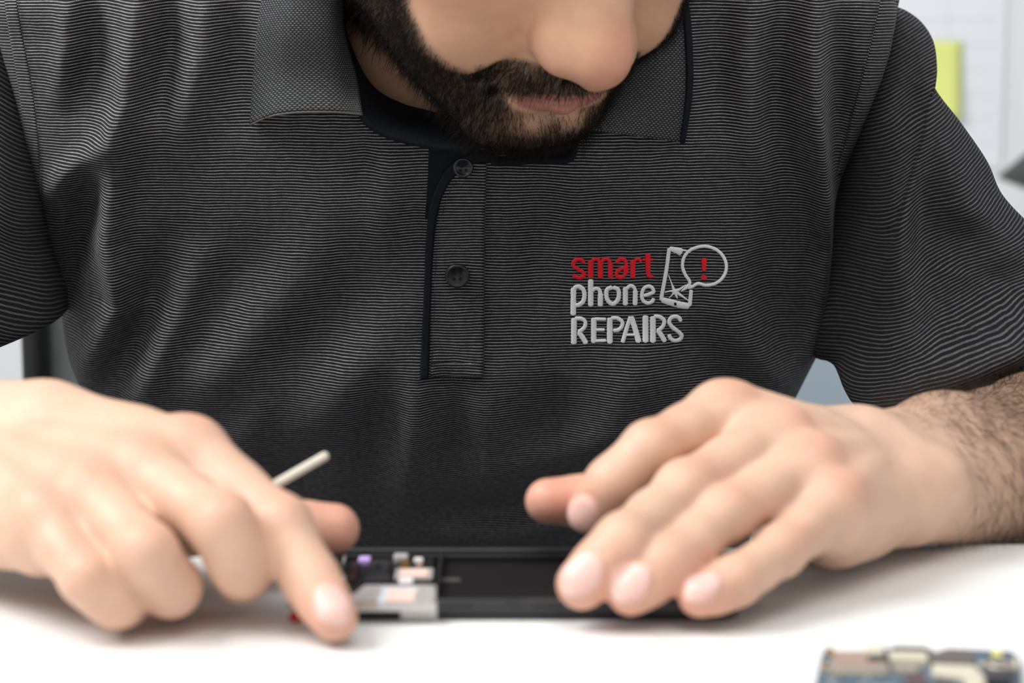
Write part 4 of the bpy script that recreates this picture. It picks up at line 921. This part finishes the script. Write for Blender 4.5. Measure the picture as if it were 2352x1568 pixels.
# trousers and shoes (below the table, seated)
T_ = SDF((-.3, .25, -.73), (.26, 1.25, -.18), .007)
T_.ell((-.02, 1.03, -.255), (.165, .125, .075), .03)
for s in (-1, 1):
    xx = -.02+.095*s; T_.cone((xx, 1.0, -.225), (xx+.05*s, .60, -.215), .082, .062, .03); T_.cone((xx+.05*s, .60, -.22), (xx+.05*s, .55, -.63), .060, .045, .02)
v, f = T_.mesh(); tr = mesh('trousers', v-PB, f, M_trouser, person)
for s in (-1, 1):
    T_ = SDF((-.02+.145*s-.07, .32, -.735), (-.02+.145*s+.07, .66, -.58), .004)
    cxs = -.02+.145*s; T_.cone((cxs, .56, -.66), (cxs, .56, -.62), .046, .044, .02); T_.ell((cxs, .56, -.69), (.042, .055, .038), .02); T_.ell((cxs, .46, -.70), (.046, .10, .030), .02)
    z0 = T_.ax[2]; T_.d = np.maximum(T_.d, (FZ+.001-z0)[None, None, :].astype(np.float32)); v, f = T_.mesh(); mesh('shoe', v-PB, f, M_shoe, person)
# ------------------------------------------------------------------ opened phone (battery bay and circuit side up)
a, b = onz(700, 1425, 0.), onz(1703, 1425, 0.); PX0, PX1, PY0 = a[0], b[0], a[1]
PW, PH = PX1-PX0, .067
ph = empty('opened_smartphone', ((PX0+PX1)/2, PY0+PH/2, 0)); tag(ph, 'opened black smartphone housing showing battery bay and metal shields, under both hands', 'phone')
PC = np.array(ph.location)
def pq(px, py, z): p = onz(px, py, z)-PC; return p[0], p[1]
hw, hd = PW/2, PH/2
back = prism('back_shell', rrect(-hw, hw, -hd, hd, .009, 10), 0.0002, .0022, M_black, ph, bev=.0008)
# frame ring
import bmesh
def ring(name, outer, inner, z0, z1, m, parent, bev=.0004):
    n = len(outer); V = []
    for z_ in (z0, z1):
        V += [(x, y, z_) for x, y in outer]+[(x, y, z_) for x, y in inner]
    F = []
    for i in range(n):
        j = (i+1) % n; F += [(i, j, 2*n+j, 2*n+i), (n+j, n+i, 3*n+i, 3*n+j), (2*n+i, 2*n+j, 3*n+j, 3*n+i), (j, i, n+i, n+j)]
    o = mesh(name, V, F, m, parent, smooth=False)
    if bev: md = o.modifiers.new('bevel', 'BEVEL'); md.width = bev; md.segments = 3; md.limit_method = 'ANGLE'
    return o
ring('frame', rrect(-hw, hw, -hd, hd, .009, 10), rrect(-hw+.0035, hw-.0035, -hd+.0035, hd-.0035, .006, 10), .0018, .0066, M_rim, ph, .0007)
ring('inner_rim', rrect(-hw+.0037, hw-.0037, -hd+.0037, hd-.0037, .006, 10), rrect(-hw+.0062, hw-.0062, -hd+.0075, hd-.0065, .004, 10), .0021, .0052, M_black, ph, .0003)
wall_x = pq(1005, 1330, .006)[0]
box('bay_wall', wall_x-.0006, wall_x+.0008, -hd+.0036, hd-.0036, .0021, .0058, M_rim, ph)
box('battery_bay_floor', wall_x+.001, hw-.0065, -hd+.0078, hd-.0068, .0021, .0027, M_bay, ph)
def comp(name, px0, py0, px1, py1, z0, z1, m, label=None, bev=.0003):
    x0, y0 = pq(px0, py1, z1); x1, y1 = pq(px1, py0, z1)
    o = box(name, x0, x1, y0, y1, z0, z1, m, ph, bev)
    if label: o['label'] = label
    return o
comp('logic_board', 665, 1272, 1000, 1372, .0023, .0034, M_pcb if False else M_black)
comp('brown_chip', 798, 1288, 828, 1330, .0034, .0046, M_flex); comp('shield_plate', 836, 1284, 898, 1334, .0034, .0048, M_chip)
comp('small_label', 822, 1276, 852, 1287, .0034, .0052, M_lilac, 'lilac paper label')
comp('connector', 903, 1269, 938, 1280, .0034, .0056, M_steel, 'bright metal connector')
comp('camera_shield', 903, 1280, 998, 1342, .0034, .0044, M_black)
comp('flex_strip', 905, 1304, 996, 1327, .0044, .0053, M_steel, 'bright flex strip'); comp('foam_pad', 918, 1306, 984, 1321, .0053, .0058, M_pink, 'pale pink foam pad')
comp('plug', 915, 1324, 950, 1337, .0053, .0062, M_whitep, 'white plug')
comp('gold_contact', 918, 1285, 942, 1298, .0044, .0054, M_gold); comp('copper_tape', 956, 1284, 972, 1300, .0044, .0054, M_copper); comp('antenna_clip', 950, 1279, 972, 1285, .0044, .0058, M_whitep, 'white antenna clip')
comp('metal_bracket', 785, 1268, 797, 1292, .0034, .0052, M_steel); comp('metal_bracket', 782, 1320, 795, 1334, .0034, .0052, M_steel)
x0, y0 = pq(815, 1388, .0055)
def poly(name, pts, z0, z1, m, label=None, bev=.0003):
    o = prism(name, [pq(p[0], p[1], z1) for p in pts], z0, z1, m, ph, bev)
    if label: o['label'] = label
    return o
poly('shield_cover', [(720, 1362), (812, 1362), (836, 1342), (1002, 1342), (1002, 1387), (720, 1387)], .0046, .0068, M_steel, 'large pale metal shield cover', .0004)
fx0, fx1 = pq(918, 1387, .0068)[0], pq(1002, 1387, .0068)[0]
lab(box('shield_flap', fx0, fx1, -hd-.0006, -hd-.00002, .0004, .0067, M_steel, ph, .0002), 'pale metal flap folded over the front edge')
box('screw_recess', fx0+.004, fx0+.0075, -hd-.0007, -hd-.00055, .0042, .0054, M_chip2, ph, 0)
comp('blue_tape', 868, 1348, 962, 1383, .0068, .0071, mat('pale_blue_tape', (.62, .68, .75), .5), 'pale blue grey tape'); comp('foam_pad', 886, 1352, 956, 1378, .0071, .0078, M_pink, 'pale pink foam pad')
comp('copper_strip', 818, 1379, 866, 1386, .0066, .0072, M_copper)
for px, py in ((872, 1360), (990, 1350), (990, 1380), (845, 1372)):
    xx, yy = pq(px, py, .007); lathe('screw', [(0, .0068), (.0009, .0068), (.0009, .0073), (.0004, .0074), (0, .0072)], M_steel2, ph, n=12, loc=(xx, yy, 0))
for px, py in ((710, 1290), (730, 1310), (760, 1285), (758, 1320), (862, 1296), (880, 1320)):
    comp('small_chip', px, py, px+14, py+9, .0034, .0048, random.choice([M_chip2, M_steel2, M_chip]))
comp('bay_latch', 1008, 1327, 1058, 1333, .0027, .0032, M_chip2); 
for nm, xa, xb, z0_, z1_ in (('side_key', 1225, 1290, .0030, .0050), ('side_key', 1020, 1085, .0030, .0050), ('clip', 1160, 1195, .0055, .0064)):
    box(nm, pq(xa, 1390, .005)[0], pq(xb, 1390, .005)[0], -hd-.0007, -hd+.0004, z0_, z1_, M_rim, ph)
# red scrap beside the index finger
p_ = onz(684, 1424, 0.); rs = empty('red_screw_marker', tuple(p_)); tag(rs, 'tiny red plastic piece on the table beside the pressing index finger', 'marker')
lathe('cap', [(0, .0), (.0024, 0), (.0027, .0012), (.0021, .0026), (0, .0030)], M_red, rs, n=20); tube('stem', [(.0, 0, .0012), (.004, .001, .0012), (.006, .002, .001)], .0008, M_red, rs)
# spudger in the right hand
sp = empty('prying_stick', tuple(P(560, 1154, 684))); tag(sp, 'thin off-white prying stick held between thumb and index finger', 'tool')
B_ = np.array(sp.location); p0, p1, p2 = P(430, 1228, 676)-B_, P(640, 1108, 690)-B_, P(752, 1044, 700)-B_
tube('shaft', [p0, p1, p2*.97+p1*.03], .0015, M_stick, sp, n=16); tube('tip', [p2*.97+p1*.03, p2], [.0015, .0010], M_stick, sp, n=16, res=6)
# ------------------------------------------------------------------ spare circuit board, lower right
cb = empty('circuit_board', tuple(onz(2110, 1560, 0.))); tag(cb, 'loose phone circuit board with metal shields and camera on the table, lower right corner', 'circuit board')
CB = np.array(cb.location)
def cq(px, py, z): p = onz(px, py, z)-CB; return p[0], p[1]
def cpoly(name, pts, z0, z1, m, label=None, bev=.0003):
    o = prism(name, [cq(p[0], p[1], z1) for p in pts], z0, z1, m, cb, bev)
    if label: o['label'] = label
    return o
def cbox(name, px0, py0, px1, py1, z0, z1, m, label=None): return cpoly(name, [(px0, py0), (px1, py0), (px1, py1), (px0, py1)], z0, z1, m, label)
cpoly('board', [(1890, 1494), (1905, 1482), (1925, 1500), (1985, 1500), (1990, 1486), (2135, 1488), (2150, 1496), (2175, 1488), (2320, 1494), (2342, 1506), (2350, 1600), (2300, 1640), (1950, 1640), (1872, 1570)], .0008, .0018, M_pcb, 'blue printed board')
cpoly('shield_plate', [(1918, 1494), (1992, 1494), (1992, 1512), (2040, 1514), (2040, 1526), (1912, 1520)], .0018, .0030, M_copper, 'copper toned shield')
cpoly('shield_plate', [(1912, 1521), (2040, 1525), (2042, 1545), (1908, 1545)], .0018, .0034, M_steel2)
cpoly('dark_chip', [(1995, 1502), (2040, 1502), (2040, 1514), (1992, 1512)], .0030, .0036, M_chip)
cbox('connector', 1990, 1481, 2030, 1500, .0018, .0040, M_cream, 'cream connector')
cpoly('shield_plate', [(2050, 1482), (2130, 1484), (2126, 1490), (2050, 1489)], .0018, .0038, M_chip2)
cpoly('connector', [(2040, 1494), (2128, 1496), (2132, 1514), (2046, 1511)], .0018, .0042, M_cream, 'long cream connector')
cpoly('shield_plate', [(2132, 1492), (2150, 1500), (2178, 1490), (2235, 1492), (2240, 1523), (2136, 1520)], .0018, .0036, M_chip2, 'large grey shield')
cpoly('shield_plate', [(2052, 1520), (2110, 1522), (2108, 1542), (2052, 1541)], .0018, .0032, M_steel2)
cpoly('shield_plate', [(2140, 1523), (2238, 1527), (2262, 1552), (2268, 1600), (2232, 1600), (2212, 1556), (2140, 1546)], .0018, .0034, M_cream, 'cream shield frame')
cbox('dark_chip', 2080, 1546, 2130, 1575, .0018, .0030, mat('maroon_chip', (.10, .06, .07), .4)); cbox('dark_chip', 2148, 1548, 2212, 1566, .0018, .0028, M_chip2)
cm = cbox('camera_module', 2264, 1508, 2326, 1556, .0018, .0060, M_chip, 'dark square camera module')
xx, yy = cq(2295, 1530, .006); lathe('lens', [(.0001, .0064), (.0026, .0066), (.0030, .0070), (.0036, .0070), (.0038, .0060), (.0030, .0058)], M_steel2, cm, n=24, loc=(xx, yy, 0))
lathe('lens_glass', [(0, .0066), (.0024, .0065)], M_button, cm, n=20, loc=(xx, yy, 0))
cbox('gold_contact', 2278, 1492, 2302, 1504, .0018, .0040, mat('yellow_sticker', (.75, .70, .22), .5), 'yellow dot')
cbox('gold_contact', 1900, 1486, 1914, 1500, .0018, .0030, M_gold); cbox('gold_contact', 1888, 1515, 1902, 1530, .0018, .0024, M_gold); cbox('gold_contact', 2328, 1508, 2340, 1530, .0018, .0032, M_cream)
for _ in range(70):
    x_ = random.choice([random.uniform(1935, 2080), random.uniform(1935, 2260), random.uniform(2240, 2262), random.uniform(1885, 1905)]); y_ = random.uniform(1546, 1592) if 1906 < x_ < 2238 else random.uniform(1500, 1580)
    sz = random.uniform(5, 11); cbox('component', x_, y_, x_+sz*1.4, y_+sz*.7, .0018, random.uniform(.0023, .0032), random.choice([M_pcbc, M_pcbc, M_cream, M_chip, M_steel, M_pcb]))
print('SCRIPT DONE', len(body.data.polygons))
